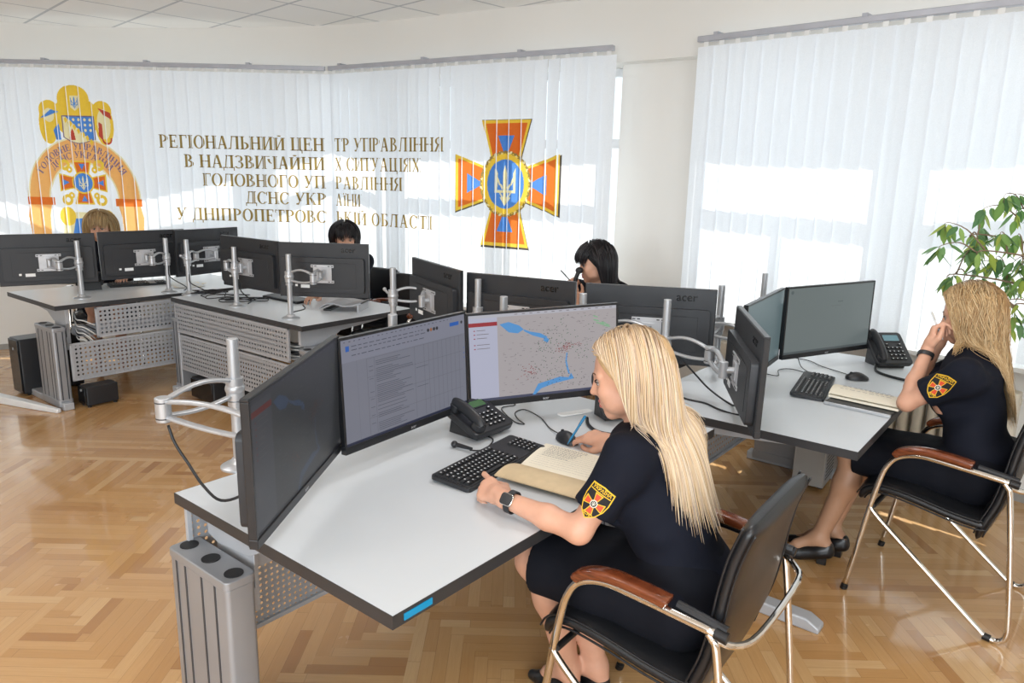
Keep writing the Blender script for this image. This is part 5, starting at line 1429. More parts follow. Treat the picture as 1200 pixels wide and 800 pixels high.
def woman_front():
    r = person_root('seated woman with straight blonde hair, dark navy short-sleeved shirt, writing with a blue pen', (.47, 1.85, 0))
    J = rel(r, dict(pelvis=(.515, 1.825, .555), chest=(.390, 1.905, .900), lsh=(.302, 1.762, .960), rsh=(.490, 2.022, .955), lel=(.185, 1.742, .772), lwr=(-.012, 1.885, .790), rel=(.560, 2.230, .790), rwr=(.352, 2.378, .785),
             lhip=(.455, 1.770, .535), rhip=(.565, 1.910, .535), lkn=(.085, 2.000, .545), rkn=(.175, 2.13, .520), lan=(.205, 2.085, .115), ran=(.300, 2.100, .115), lheel=(.222, 2.070, .04), rheel=(.318, 2.085, .04), ltoe=(.09, 2.185, 0), rtoe=(.185, 2.20, 0),
             head=(.322, 1.932, 1.138), face=(-.955, .25, -.30)))
    hands = dict(l=dict(dir=(-.62, .78, .02), back=(-.42, -.42, .80), curls=[(6, 34, 22), (40, 58, 34), (48, 62, 36), (52, 64, 38)], spread=8, s=.98, thumb=((.026, .014, -.012), (.040, .044, -.026), (.040, .074, -.034), (.034, .098, -.034))),
                 r=dict(dir=(-.80, .60, -.02), back=(-.1, -.35, .9), s=.98, curls=[(18, 34, 20), (30, 42, 26), (42, 50, 30), (50, 54, 34)], spread=8, thumb=((.026, .014, -.012), (.044, .044, -.026), (.044, .072, -.030), (.034, .094, -.026))))
    pr, nails = figure(r, J, 'skin', .0040, 1.0, hands=hands)
    face_parts(r, pr['C'], pr['hd'], look=(0, 1, -.45))
    sh = shirt(r, pr, .0060, 2, .0, .70)
    sk = skirt(r, pr, .97, rk=.092)
    col = pr['body']; P = inflate(pr['tors'], .014)+inflate(pr['arms'][:1], .02)+inflate(pr['arms'][3:4], .02); CF = Field(P)
    scalp(r, pr['C'], pr['hd'], 'under_blonde', ext=[Cone(pr['C']+pr['hd']@_v((0, -.055, .02)), pr['C']+pr['hd']@_v((0, -.075, -.05))+_v((.02, -.01, -.09)), .072, .045, .05)])
    back = -pr['TR'][:, 1]
    def fall(t): return _v((.34, -.14, 0))*max(.15, 1-t*1.6)
    def lenf(D, az, rng): return np.clip(.98+.16*(-D[:, 1])+.11*rng.normal(0, 1, len(D)), .62, 1.3)
    make_hair(r, pr['C'], pr['hd'], [(232, 208, 172), (222, 192, 150), (206, 172, 128), (240, 222, 194), (214, 190, 168), (200, 178, 160)], n=3000, length=.37, collide=CF, fall=fall, lenf=lenf, vol=.013, r=.0015, clearface=([-.40, -.16, -.06, .0, .05, .09, .12], [.012, .016, .026, .040, .070, .10, .12]), rootcols=[(168, 130, 86), (190, 152, 104), (206, 168, 116)], steps=34, seed=4)
    watch(r, J['lwr'], J['lel'], (-.55, -.60, .55))
    # embroidered shield on the left sleeve
    g = pr['g']; mid = g['lsh']*.45+g['lel']*.55; ax = unit(g['lel']-g['lsh'])
    prs = inflate(pr['tors'], .010)+[Cone(g['lsh'], g['lsh']*.30+g['lel']*.70, .058, .058, .04)]; fo = folds(.0060, 46, [pr['TR'][:, 2]*.8+pr['TR'][:, 0]*.5, pr['TR'][:, 2]*.8-pr['TR'][:, 0]*.5, pr['TR'][:, 2]+pr['TR'][:, 1]*.4], 2)
    SF = Field(prs, disp=fo); nr = unit(_v((-.35, -.90, .25))); sleeve_patch(r, mid+nr*.05, nr, -ax, SF, .92)
    for sd in 'lr': shoe(r, g[sd+'heel']*_v((1, 1, 0)), g[sd+'toe']*_v((1, 1, 0)), .04)
    pen('blue ballpoint pen in the right hand of the blonde woman', (.203, 2.428, .752), (.268, 2.480, .842), 'bluepen')
    return pr
def woman_right():
    r = person_root('seated woman with wavy golden hair and navy shirt, hand raised to her face', (1.85, 2.82, 0))
    J = rel(r, dict(pelvis=(1.905, 2.775, .555), chest=(1.865, 2.885, .905), lsh=(1.765, 2.745, .955), rsh=(1.965, 3.020, .955), lel=(1.622, 2.872, .802), lwr=(1.738, 2.978, 1.005), rel=(1.79, 3.14, .795), rwr=(1.835, 3.065, 1.02),
             lhip=(1.845, 2.715, .535), rhip=(1.955, 2.85, .535), lkn=(1.500, 3.015, .525), rkn=(1.60, 3.15, .525), lan=(1.405, 3.03, .115), ran=(1.50, 3.13, .115), lheel=(1.435, 3.00, .05), rheel=(1.535, 3.07, .05), ltoe=(1.235, 3.105, 0), rtoe=(1.335, 3.215, 0),
             head=(1.895, 2.985, 1.150), face=(-.72, .66, -.28)))
    hands = dict(l=dict(dir=(.22, .12, .95), back=(-.80, .45, .22), curls=[(40, 60, 30), (55, 70, 40), (60, 72, 44), (64, 74, 44)], spread=3, thumb=((.026, .014, -.012), (.040, .044, -.026), (.040, .074, -.030), (.034, .098, -.030))),
                 r=dict(dir=(.0, -.3, .95), back=(-.7, .7, .1), curls=[(40, 60, 30), (50, 60, 40), (55, 62, 40), (60, 64, 40)]))
    pr, nails = figure(r, J, 'skin', .0045, 1.0, hands=hands, legtone='skin_leg')
    face_parts(r, pr['C'], pr['hd'])
    shirt(r, pr, .0060, 8, .0, .66); skirt(r, pr, .95, rk=.084)
    CF = Field(inflate(pr['tors'], .014)+inflate(pr['arms'][:1], .02)+inflate(pr['arms'][3:4], .02))
    scalp(r, pr['C'], pr['hd'], 'under_gold', ext=[Cone(pr['C']+pr['hd']@_v((0, -.055, .02)), pr['C']+_v((.055, -.05, -.14)), .078, .060, .05)], vol=.014)
    def lenf(D, az, rng): return np.clip(.95+.28*(-D[:, 1])+.06*rng.normal(0, 1, len(D)), .6, 1.3)
    make_hair(r, pr['C'], pr['hd'], [(208, 176, 130), (192, 156, 110), (172, 138, 96), (220, 194, 152), (200, 168, 124)], n=2800, length=.38, wave=.0075, wl=.125, collide=CF, lenf=lenf, fall=lambda t: _v((.22, -.20, 0))*min(1, t*1.5), vol=.020, r=.0018, seed=9, clearface=([-.40, -.16, -.06, .0, .05, .09, .12], [.03, .04, .05, .06, .075, .10, .12]), clump=1, steps=34, rootcols=[(176, 138, 92), (190, 150, 98)])
    watch(r, J['lwr'], J['lel'], (-.8, -.3, .1), face=False, name='fitness_band')
    g = pr['g']; mid = g['lsh']*.50+g['lel']*.50; ax = unit(g['lel']-g['lsh'])
    fo = folds(.0060, 46, [pr['TR'][:, 2]*.8+pr['TR'][:, 0]*.5, pr['TR'][:, 2]*.8-pr['TR'][:, 0]*.5, pr['TR'][:, 2]+pr['TR'][:, 1]*.4], 8)
    SF = Field(inflate(pr['tors'], .010)+[Cone(g['lsh'], g['lsh']*.34+g['lel']*.66, .058, .058, .04)], disp=fo); nr = unit(_v((-.35, -.85, .40))); sleeve_patch(r, mid+nr*.05, nr, -ax*.6+_v((0, 0, .5)), SF, .98)
    for sd in 'lr': shoe(r, g[sd+'heel']*_v((1, 1, 0)), g[sd+'toe']*_v((1, 1, 0)), .05)
    pen('white pen held up in the raised hand of the wavy-haired woman', (1.800, 2.985, 1.045), (1.735, 2.99, 1.165), 'whitepen')
def seated(label, C, face, fwd, hair, seed, length=.3, fringe=.1, reach=None, phone=False, cols=None, lips='lips', under='under_black', wave=0.0, chair=None, mat='hair_dark', hh=.0055):
    f = unit(_v((*fwd, 0))); rt = np.cross(f, _v((0, 0, 1))); C = _v(C); ch = C-f*.06-_v((0, 0, .235)); pv = ch-f*.07-_v((0, 0, .355)); pv[2] = .555
    r = person_root(label, (pv[0], pv[1], 0))
    S = lambda s: ch+rt*s*.168+_v((0, 0, .05))
    J = dict(pelvis=pv, chest=ch, lsh=S(-1), rsh=S(1), lhip=pv-rt*.085, rhip=pv+rt*.085, lkn=pv-rt*.09+f*.44, rkn=pv+rt*.09+f*.44, head=C, face=face)
    for s, k in ((-1, 'l'), (1, 'r')):
        kn = J[k+'kn']; J[k+'an'] = kn-f*.02-_v((0, 0, kn[2]-.115)); J[k+'heel'] = J[k+'an']*_v((1, 1, 0))-f*.03+_v((0, 0, .03)); J[k+'toe'] = J[k+'heel']*_v((1, 1, 0))+f*.19
        el = S(s)+rt*s*.05+f*.12-_v((0, 0, .17)); el[2] = max(el[2], .80); J[k+'el'] = el; J[k+'wr'] = el+f*.23-rt*s*.06+_v((0, 0, -.01))
        J[k+'wr'][2] = .79
    if reach is not None: J['rwr'] = _v(reach); J['rel'] = (J['rsh']+J['rwr'])/2+rt*.05-_v((0, 0, .03)); J['rel'][2] = max(.80, J['rel'][2])
    hands = {k: dict(dir=f-rt*(.15 if k == 'r' else -.15), back=(0, 0, 1), curl=(20, 28, 18)) for k in 'lr'}
    if phone:
        J['rwr'] = C+basis(face)@_v((.02, .205, -.165)); J['rel'] = J['rwr']+_v((.04, -.06, -.235)); 
        J['lwr'] = C+basis(face)@_v((-.035, .165, -.20)); J['lel'] = J['lwr']+_v((-.03, -.06, -.235))
        fd = basis(face)
        hands['r'] = dict(dir=(0.1, .1, 1), back=fd@_v((.3, 1, 0)), curls=[(50, 60, 30), (55, 66, 40), (58, 66, 40), (60, 66, 40)])
        hands['l'] = dict(dir=(-.35, -.1, 1), back=fd@_v((-.8, .6, 0)), curls=[(50, 60, 30), (55, 66, 40), (58, 66, 40), (60, 66, 40)])
    J = rel(r, J)
    pr, _ = figure(r, J, 'skin', hh, .98, hands=hands)
    face_parts(r, pr['C'], pr['hd'], lips=lips)
    shirt(r, pr, .003, seed, .0, .66); skirt(r, pr, .95, rk=.084)
    CF = Field(inflate(pr['tors'], .014))
    ext = [Cone(pr['C']+pr['hd']@_v((0, -.05, .02)), pr['C']+pr['hd']@_v((0, -.075, -.05))-_v((0, 0, length*.45)), .074, .05, .05)] if length > .2 else []
    scalp(r, pr['C'], pr['hd'], under, ext=ext)
    make_hair(r, pr['C'], pr['hd'], cols, n=1500, length=length, collide=CF if length > .2 else None, vol=.024, r=.0024, fringe=fringe, seed=seed, wave=wave, mat=mat, clearface=([-.40, -.16, -.06, .0, .05, .09, .12], [.010, .016, .026, .040, .070, .10, .12]))
    if phone:
        W = lambda p: pr['C']+pr['hd']@_v(p)
        return r, _v(r.location)+W((-.035, .115, -.015)), _v(r.location)+W((-.02, .165, -.13))
    return r, None, None

# ------------------------------------------------------------------ desk equipment
def keyboard(label, x, y, yaw, L_=.45, D_=.145, light=False, keys=True):
    t = thing('keyboard', label, 'keyboard', (x, y, .7405), yaw)
    tilt = Matrix.Rotation(math.radians(4), 4, 'X')
    m = MB(); m.T = tilt; m.rbox((0, 0, .011), (L_, D_, .014), .012, 3); m.rbox((0, -.0, .019), (L_-.012, D_-.016, .003), .008, 3); m.obj('case', 'plastic', t, bevel=.002)
    if not keys: return t
    rows = [(.050, [1]*15), (.024, [1]*13+[2]), (.005, [1.5]+[1]*12+[1.5]), (-.014, [1.8]+[1]*11+[2.2]), (-.033, [2.3]+[1]*10+[2.7]), (-.052, [1.4, 1.2, 1.4, 6.2, 1.4, 1.2, 1.2, 1])]
    u_ = .0188; x0 = -L_/2+.014
    base = MB(); base.T = tilt
    n = 0
    for yy, ws in rows:
        xx = x0
        for w in ws:
            k = MB(); k.T = tilt; cx = xx+w*u_/2
            a, b, h = w*u_/2-.0012, .0082, .0205
            k.add([(cx-a, yy-b, h), (cx+a, yy-b, h), (cx+a, yy+b, h), (cx-a, yy+b, h), (cx-a+.002, yy-b+.0016, h+.0055), (cx+a-.002, yy-b+.0016, h+.0055), (cx+a-.002, yy+b-.0024, h+.0055), (cx-a+.002, yy+b-.0024, h+.0055)],
                  [(4, 5, 6, 7), (0, 1, 5, 4), (1, 2, 6, 5), (2, 3, 7, 6), (3, 0, 4, 7)], 0)
            if w < 4: k.add([(cx-.003, yy-.001, h+.0057), (cx+.002, yy-.001, h+.0057), (cx+.002, yy+.0045, h+.0057), (cx-.003, yy+.0045, h+.0057)], [(0, 1, 2, 3)], 1)
            k.obj('keycap', ['key', 'keymark'], t, smooth=0); xx += w*u_; n += 1
    for i in range(4):
        for j in range(5 if i < 3 else 4):
            cx = L_/2-.014-(3-i)*u_-u_/2; yy = .024-j*.019
            if i == 3 and j > 3: continue
            k = MB(); k.T = tilt; a, b, h = .0082, .0082, .0205
            k.add([(cx-a, yy-b, h), (cx+a, yy-b, h), (cx+a, yy+b, h), (cx-a, yy+b, h), (cx-a+.002, yy-b+.0016, h+.0055), (cx+a-.002, yy-b+.0016, h+.0055), (cx+a-.002, yy+b-.0024, h+.0055), (cx-a+.002, yy+b-.0024, h+.0055)],
                  [(4, 5, 6, 7), (0, 1, 5, 4), (1, 2, 6, 5), (2, 3, 7, 6), (3, 0, 4, 7)], 0)
            k.add([(cx-.002, yy-.001, h+.0057), (cx+.002, yy-.001, h+.0057), (cx+.002, yy+.004, h+.0057), (cx-.002, yy+.004, h+.0057)], [(0, 1, 2, 3)], 1)
            k.obj('keycap', ['key', 'keymark'], t, smooth=0)
    return t
def mouse(label, x, y, yaw):
    t = thing('computer_mouse', label, 'mouse', (x, y, .7405), yaw)
    m = MB(); K = 20; N = 12; vs = []
    for i in range(N+1):
        f = i/N; yy = -.052+.104*f; w = .031*math.sin(PI*min(.97, max(.03, f*.94+.03)))**.42; hgt = .036*math.sin(PI*(.12+.80*(1-f)))**.8
        for k in range(K):
            a = 2*PI*k/K; vs.append((w*math.cos(a), yy, max(0, .004+hgt*max(0, math.sin(a)))))
    fs = [(i*K+k, (i+1)*K+k, (i+1)*K+(k+1) % K, i*K+(k+1) % K) for i in range(N) for k in range(K)]+[tuple(range(K)), tuple(range(N*K, (N+1)*K))[::-1]]
    m.add(vs, fs); m.obj('shell', 'plastic', t, smooth=50)
    m = MB(); m.cyl((-.003, .028, .031), (.003, .028, .031), .008); m.obj('scroll_wheel', 'cap', t); return t
def desk_phone(label, x, y, yaw, tilt=20, w=.19, d=.19, antenna=False, lcd='green_lcd', handset=True, lift=.0, group=None):
    """x right, y away from the user; handset on the left"""
    t = thing('desk_phone', label, 'telephone', (x, y, .7405), yaw, group)
    T0 = Matrix.Translation((0, -d/2, .012)) @ Matrix.Rotation(math.radians(tilt), 4, 'X')
    m = MB(); m.T = T0; m.rbox((0, d/2, .012), (w, d, .026), .02, 4); m.obj('body', 'plastic', t, bevel=.005)
    # wedge foot
    hb = d*math.sin(math.radians(tilt)); m = MB(); yb = d*math.cos(math.radians(tilt))-d/2
    m.add([(s*w*.36, p[0], p[1]) for s in (-1, 1) for p in ((-d/2+.02, 0), (yb-.01, 0), (yb-.02, hb*.85), (-d/2+.02, .012))], [(0, 1, 2, 3), (7, 6, 5, 4), (0, 4, 5, 1), (1, 5, 6, 2), (2, 6, 7, 3), (3, 7, 4, 0)]); m.obj('stand', 'plastic', t, bevel=.003, smooth=0)
    kx = .028
    m = MB(); m.T = T0; m.rbox((kx+.004, d*.80, .0262), (w*.42, d*.18, .003), .004, 3); dsp = m.obj('display', lcd, t, smooth=0)
    m = MB(); m.T = T0; m.rbox((kx+.004, d*.80, .0255), (w*.50, d*.24, .003), .006, 3); m.obj('display_frame', 'plastic_g', t, smooth=0)
    for j in range(5):
        for i in range(4):
            if j == 0 and i in (1, 2): continue
            cx = kx-.034+i*.0235; cy = d*.60-j*d*.112
            k = MB(); k.T = T0; k.rbox((cx, cy, .0275), (.0165, .0105, .006), .004, 3, mi=0); k.box((cx, cy, .0309), (.007, .004, .0008), mi=1); k.obj('phone_key', ['key', 'keymark'], t, smooth=0)
    if handset:
        m = MB(); m.T = T0; hx = -w/2+.030
        pts = [(hx, .015, .040), (hx, .035, .052), (hx, .075, .058), (hx, d-.075, .058), (hx, d-.035, .052), (hx, d-.015, .040)]
        m.tube(spline(pts, 5), [.018]*26, 14, ell=1.25, up=(0, 0, 1))
        for yy in (.03, d-.03): m.rbox((hx, yy, .038), (.046, .05, .026), .018, 4)
        m.obj('handset', 'plastic', t, bevel=.002, smooth=60)
    else:
        m = MB(); m.T = T0; hx = -w/2+.030
        for yy in (.035, d-.035): m.lathe([(.021, .0), (.021, .003), (.016, .004), (.013, .001)], 20, c=(hx, yy, .0255))
        m.obj('cradle', 'plastic_g', t)
    if antenna:
        m = MB(); m.tube([(-.012, yb-.005, hb+.01), (-.012, yb-.002, hb+.05), (-.012, yb-.001, hb+.055), (-.012, yb, hb+.19)], [.0062, .0058, .0042, .0036], 10); m.obj('antenna', 'plastic', t, smooth=60)
    return t
def cable(label, pts, r=.003, mat='cable_b', group=None, name='cable', n=5):
    p0 = V(pts[0]); m = MB(); m.tube(spline([V(p)-p0 for p in pts], n), r, 7); o = m.obj(name, mat, None, smooth=180); o.location = p0
    return tag(o, label, 'cable', group)
def leaf_page(m, q, zoff, mi, bulge=.006, n=8):
    """curved sheet through four corners a,b,c,d (a-b spine)"""
    a, b, c, d = [V(p) for p in q]; vs = []
    for i in range(n+1):
        f = i/n
        for k in (0, 1):
            p = (a.lerp(d, f) if k == 0 else b.lerp(c, f)); vs.append(p+V((0, 0, zoff+bulge*math.sin(PI*f)))) 
    m.add(vs, [(2*i, 2*i+1, 2*i+3, 2*i+2) for i in range(n)], mi)
def misc():
    keyboard('black keyboard under the left hand of the blonde woman', -.058, 2.255, math.radians(57.5), .455, .150)
    keyboard('black keyboard in front of the wide grey screen on the right desk', 1.412, 3.29, math.radians(61), .45, .145)
    mouse('black mouse just under the blue pen', .205, 2.485, math.radians(30))
    mouse('black mouse beside the telephone on the right desk', 1.690, 3.452, math.radians(80))
    desk_phone('black telephone with upright antenna and green display on the foreground desk', -.125, 2.575, math.radians(50), 22, .205, .185, antenna=True)
    desk_phone('black telephone partly hidden by the blonde woman\'s face', .405, 2.83, math.radians(22), 52, .19, .20)
    desk_phone('black telephone with blue display at the right of the wide grey screen', 1.985, 3.80, math.radians(5), 40, .20, .21, lcd='blue_lcd')
    # open register
    t = thing('notebook', 'open notebook with cream pages under the blonde woman\'s hands', 'notebook', (.12, 2.2, .742))
    o = V((.12, 2.2, .742)); Q = lambda *p: V(p)-o
    A, B = Q(.037, 2.230, .745), Q(.300, 2.063, .745)
    m = MB(); m.add([p+V((0, 0, z)) for z in (0, .008) for p in (A, B, Q(.392, 2.272, .742), Q(.129, 2.439, .742))], [(3, 2, 1, 0), (4, 5, 6, 7), (0, 1, 5, 4), (1, 2, 6, 5), (2, 3, 7, 6), (3, 0, 4, 7)]); blk = m.obj('page_block', 'paper', t, smooth=0)
    m = MB(); leaf_page(m, [A, B, Q(.392, 2.272, .742), Q(.129, 2.439, .742)], .0085, 0, .004); m.obj('written_page', 'paper', t, smooth=180)
    m = MB(); ex = (B-A); ey = Q(.129, 2.439, .742)-A; rr = random.Random(5)
    for k in range(9):
        f = .93-.055*k; s = .1
        while s < .55-.02*k:
            w = rr.uniform(.01, .03); p = A+ex*s+ey*f+V((0, 0, .0092+.004*math.sin(PI*f))); m.add([p, p+ex*w, p+ex*w+ey*.010, p+ey*.010], [(0, 1, 2, 3)]); s += w+.012
    for k in range(12):
        f = .9-.07*k; p = A+ex*.06+ey*f+V((0, 0, .0091+.004*math.sin(PI*f))); m.add([p, p+ex*.88, p+ex*.88+ey*.003, p+ey*.003], [(0, 1, 2, 3)])
    m.obj('handwriting', 'ink', blk, smooth=0)
    m = MB(); vs = []
    C1, C2 = Q(.220, 1.955, .7435), Q(-.045, 2.125, .7435)
    for i in range(9):
        f = i/8
        for a, b in ((A, C2), (B, C1)):
            for z in (0, .004): vs.append(a.lerp(b, f)+V((0, 0, .006+z+.020*math.sin(PI*f*.9))))
    fs = []
    for i in range(8):
        a = i*4; fs += [(a, a+4, a+6, a+2), (a+1, a+3, a+7, a+5), (a, a+1, a+5, a+4), (a+2, a+6, a+7, a+3)]
    fs += [(0, 2, 3, 1), (32, 33, 35, 34)]
    m.add(vs, fs); m.obj('cover', 'manila', t, smooth=40)
    # papers and slim case on the right desk
    t = thing('notebook', 'open notebook with pinkish pages on a slim dark case, right desk', 'notebook', (1.55, 3.02, .765)); o = V(t.location); Q = lambda *p: V(p)-o
    m = MB(); leaf_page(m, [Q(1.395, 3.085, .775), Q(1.60, 2.885, .775), Q(1.73, 3.02, .77), Q(1.50, 3.262, .77)], 0, 0, .010); m.add([(*Q(*p)[:2], z) for z in (-.006, .004) for p in ((1.395, 3.085, 0), (1.60, 2.885, 0), (1.73, 3.02, 0), (1.50, 3.262, 0))], [(3, 2, 1, 0), (4, 5, 6, 7), (0, 1, 5, 4), (1, 2, 6, 5), (2, 3, 7, 6), (3, 0, 4, 7)], 0)
    m.obj('page_block', 'paper', t, smooth=60)
    m = MB(); A = Q(1.42, 3.10, .786); ex = V((.20, -.19, 0)); ey = V((.10, .14, 0)); rr = random.Random(8)
    for k in range(10):
        s = .05
        while s < .8: w = rr.uniform(.03, .08); p = A+ex*s+ey*(.1+.08*k); p.z = .0135+.001*k*(1 if k < 5 else 0); m.add([p, p+ex*w, p+ex*w+ey*.02, p+ey*.02], [(0, 1, 2, 3)]); s += w+.03
    m.obj('handwriting', 'ink', t, smooth=0)
    t = thing('laptop', 'slim closed dark laptop with silver edge at the corner of the right desk', 'laptop', (1.50, 2.99, .741), math.radians(-43))
    m = MB(); m.rbox((0, .03, .008), (.27, .19, .012), .01, 3); m.obj('case', 'plastic', t, bevel=.002)
    m = MB(); m.rbox((0, -.066, .007), (.27, .012, .013), .004, 3); m.obj('front_edge', 'silver', t, bevel=.002)
    # white wrapper near the second phone
    t = MB(); t.rbox((0, 0, .004), (.155, .040, .007), .012, 4); o = t.obj('wet_wipe_pack', 'paper_w', None, bevel=.003); o.location = (.262, 2.815, .7405); o.rotation_euler = (0, 0, math.radians(28)); tag(o, 'small flat white packet beside the telephone on the foreground desk', 'packet')
    m = MB(); m.tube([(0, 0, 0), (.02, -.018, .0), (.05, -.045, 0)], [.008, .0075, .005], 10); m.sphere((-.006, .005, 0), .0125); o = m.obj('headset_plug', 'plastic', None, smooth=60); o.location = (-.185, 2.395, .754); o.rotation_euler = (0, 0, .15); tag(o, 'black jack plug lying left of the black keyboard', 'plug')
    zz = .7445
    cable('black cable from the jack plug to the antenna telephone', [(-.135, 2.35, .752), (-.10, 2.37, zz), (-.07, 2.42, zz), (-.06, 2.47, .748), (-.08, 2.50, .75)], .0028)
    cable('thin looping mouse cable on the foreground desk', [(.185, 2.53, .752), (.15, 2.62, zz), (.12, 2.74, zz), (.06, 2.84, zz), (.02, 2.80, zz), (.03, 2.72, zz), (.055, 2.66, zz), (.02, 2.68, zz), (-.02, 2.78, zz), (-.035, 2.86, zz), (.02, 2.90, zz), (.0, 2.96, zz), (.05, 3.05, zz)], .0022)
    cable('thick coiled handset cord beside the second telephone', [(.30, 2.72, .755), (.30, 2.66, .748), (.33, 2.58, .748), (.40, 2.55, .748), (.48, 2.56, .75)], .0065)
    cable('black cable hanging from the elbow of the left monitor stand', [(-.975, 1.975, .95), (-.955, 1.965, .90), (-.915, 1.955, .84), (-.865, 1.925, .79), (-.80, 1.885, .765), (-.72, 1.86, .80), (-.62, 1.85, .88)], .0042)
    cable('black cable looping toward the monitor beside the blonde head', [(.70, 3.14, .95), (.80, 3.12, .85), (.87, 3.10, .78), (.93, 3.02, zz), (.945, 2.93, .76), (.94, 2.86, .86)], .0042)
    cable('black power cable crossing the right desk behind the blonde hair', [(.64, 3.24, zz), (.70, 3.18, zz), (.76, 3.05, zz), (.83, 2.99, zz), (.87, 2.90, zz), (.93, 2.84, zz), (.95, 2.78, .79), (.935, 2.74, .85)], .0042)
    cable('thin keyboard cable behind the right desk keyboard', [(1.50, 3.50, zz), (1.44, 3.62, zz), (1.36, 3.60, zz), (1.31, 3.48, zz), (1.22, 3.58, zz), (1.16, 3.66, zz)], .0022)
    cable('thin mouse cable under the wide grey screen', [(1.70, 3.50, zz), (1.66, 3.60, zz), (1.62, 3.70, zz), (1.60, 3.82, zz), (1.52, 3.90, zz)], .0022)
    cable('thin black cable hanging down behind the wide grey screen', [(1.52, 3.80, .80), (1.51, 3.70, zz), (1.50, 3.56, zz)], .0022)
    cable('curled handset cord of the right telephone', [(1.90, 3.70, .76), (1.86, 3.60, .748), (1.90, 3.47, .748), (1.98, 3.40, .748), (2.06, 3.40, .748)], .0068)
    # rear desks
    keyboard('black keyboard on the far left desk', -3.10, 5.97, math.radians(40+0), .44, .14)
    keyboard('pale keyboard seen edge-on behind the angled rear monitor', -1.70, 5.42, math.radians(-38), .44, .14, keys=False)
    desk_phone('small black telephone behind the pole on the far left desk', -3.33, 5.70, math.radians(215), 25, .18, .17)
    t = thing('document_tray', 'curved grey plastic tray at the right end of the rear centre desk', 'tray', (-1.18, 5.08, .7405), math.radians(-8))
    m = MB(); pr_ = [(-.15, .012), (-.11, .040), (-.05, .048), (.02, .034), (.09, .042), (.15, .058)]
    sp = [(p.x, p.z) for p in spline([(a, 0, b) for a, b in pr_], 4)]; n = len(sp)
    m.add([(x, y, z+dz) for y in (-.11, .11) for dz in (0, .008) for x, z in sp], [(i, i+1, n+i+1, n+i)[::-1] for i in range(n-1)]+[(2*n+i, 2*n+i+1, 3*n+i+1, 3*n+i) for i in range(n-1)]+[(n+i, n+i+1, 3*n+i+1, 3*n+i) for i in range(n-1)]+[(i, 2*n+i, 2*n+i+1, i+1) for i in range(n-1)])
    m.obj('tray_shell', 'bracket', t, smooth=50); m = MB(); m.box((-.10, 0, .006), (.05, .2, .012)); m.obj('tray_foot', 'plastic', t); m = MB(); m.box((.125, 0, .027), (.012, .2, .054)); m.obj('tray_foot', 'bracket', t)
    t = thing('paper_stack', 'loose sheets of paper at the rear left corner of the desks', 'papers', (-2.72, 6.02, .7405), .3)
    for k in range(4):
        m = MB(); m.box((0, 0, .0015+.0016*k), (.21, .297, .0012), rot=.25*k-.3); m.obj('sheet', 'paper_w' if k % 2 else 'paper', t, smooth=0)
    rr = random.Random(11)
    for i, (cx, cy, nm) in enumerate(((-2.35, 5.62, 'left'), (-2.2, 5.45, 'middle'), (-1.98, 5.32, 'right'))):
        pts = [(cx+rr.uniform(-.16, .16), cy+rr.uniform(-.12, .12), .746+.012*(k % 3)) for k in range(12)]
        cable('tangled black cables behind the rear left monitor stands, %s heap' % nm, pts, .0035)
    for i, (a, b, nm) in enumerate((((-1.42, 4.86, .80), (-1.47, 4.72, .748), 'before the black-fringed woman'), ((-1.93, 5.10, .92), (-1.90, 5.16, .748), 'of the angled monitor'), ((-2.67, 5.62, .95), (-2.60, 5.70, .748), 'left of the cable heap'), ((-2.47, 5.52, .9), (-2.40, 5.56, .748), 'beside the cable heap'))):
        cable('black cable running down the rear monitor stand '+nm, [a, (a[0]+.02, a[1]-.03, (a[2]*.6+b[2]*.4)), (b[0]+.03, b[1]-.02, b[2]+.03), b], .004)
    # wiring under the worktops
    for k in range(6):
        z = .60-.022*k; cable('grey cables sagging under the right end of the rear centre desk' , [(-1.56, 4.70, z+.05), (-1.46, 4.63, z), (-1.38, 4.62, z-.01), (-1.31, 4.68, z+.02), (-1.27, 4.76, z+.07)], .006, 'cable_w' if k % 3 else 'cable_b', 'cables under the rear centre desk')
    for k in range(7):
        z = .62-.024*k; cable('cables hanging below the far left desk beside its perforated panel', [(-3.15, 5.14, z+.03), (-3.10, 5.08, z+.01*(k % 2)), (-3.05, 5.08, z-.01), (-3.0, 5.13, z-.05-.01*k)], .005, ('cable_w', 'cable_b', 'cable_w', 'alu')[k % 4], 'cables under the far left desk')
    # computers on the floor
    def pc(label, x, y, w, d, h, rz, mat, perf=False, z=.0):
        t = thing('computer_tower', label, 'computer', (x, y, z), rz)
        m = MB(); m.rbox((0, 0, h/2+.008), (w, d, h-.016), .012, 3); m.obj('case', mat, t, bevel=.004)
        m = MB(); m.rbox((0, -d/2-.004, h/2+.008), (w*.96, .012, h-.03), .006, 2, 'y'); f = m.obj('front_panel', 'beige' if mat == 'alu' else 'plastic_g', t, bevel=.002)
        m = MB(); m.cyl((0, -d/2-.009, h*.82), (0, -d/2-.013, h*.82), .010); m.obj('power_button', 'silver', f)
        if perf:
            q = MB(); 
            for a in range(9):
                for b in range(14): q.cyl((w/2-.0005, -d/2+.04+a*.022, .06+b*.022), (w/2+.0012, -d/2+.04+a*.022, .06+b*.022), .0062, n=8)
            q.obj('vent_grille', 'cap', t, smooth=0)
        for sx in (-1, 1):
            for sy in (-1, 1): q = MB(); q.cyl((sx*w*.36, sy*d*.4, 0), (sx*w*.36, sy*d*.4, .01), .014, n=10); q.obj('rubber_foot', 'cap', t)
    pc('tall black computer on the floor left of the far left desk leg', -3.56, 5.42, .18, .42, .43, math.radians(-38), 'plastic')
    pc('dark computer standing low behind the far left perforated panel', -2.99, 5.08, .12, .22, .15, math.radians(-38), 'plastic')
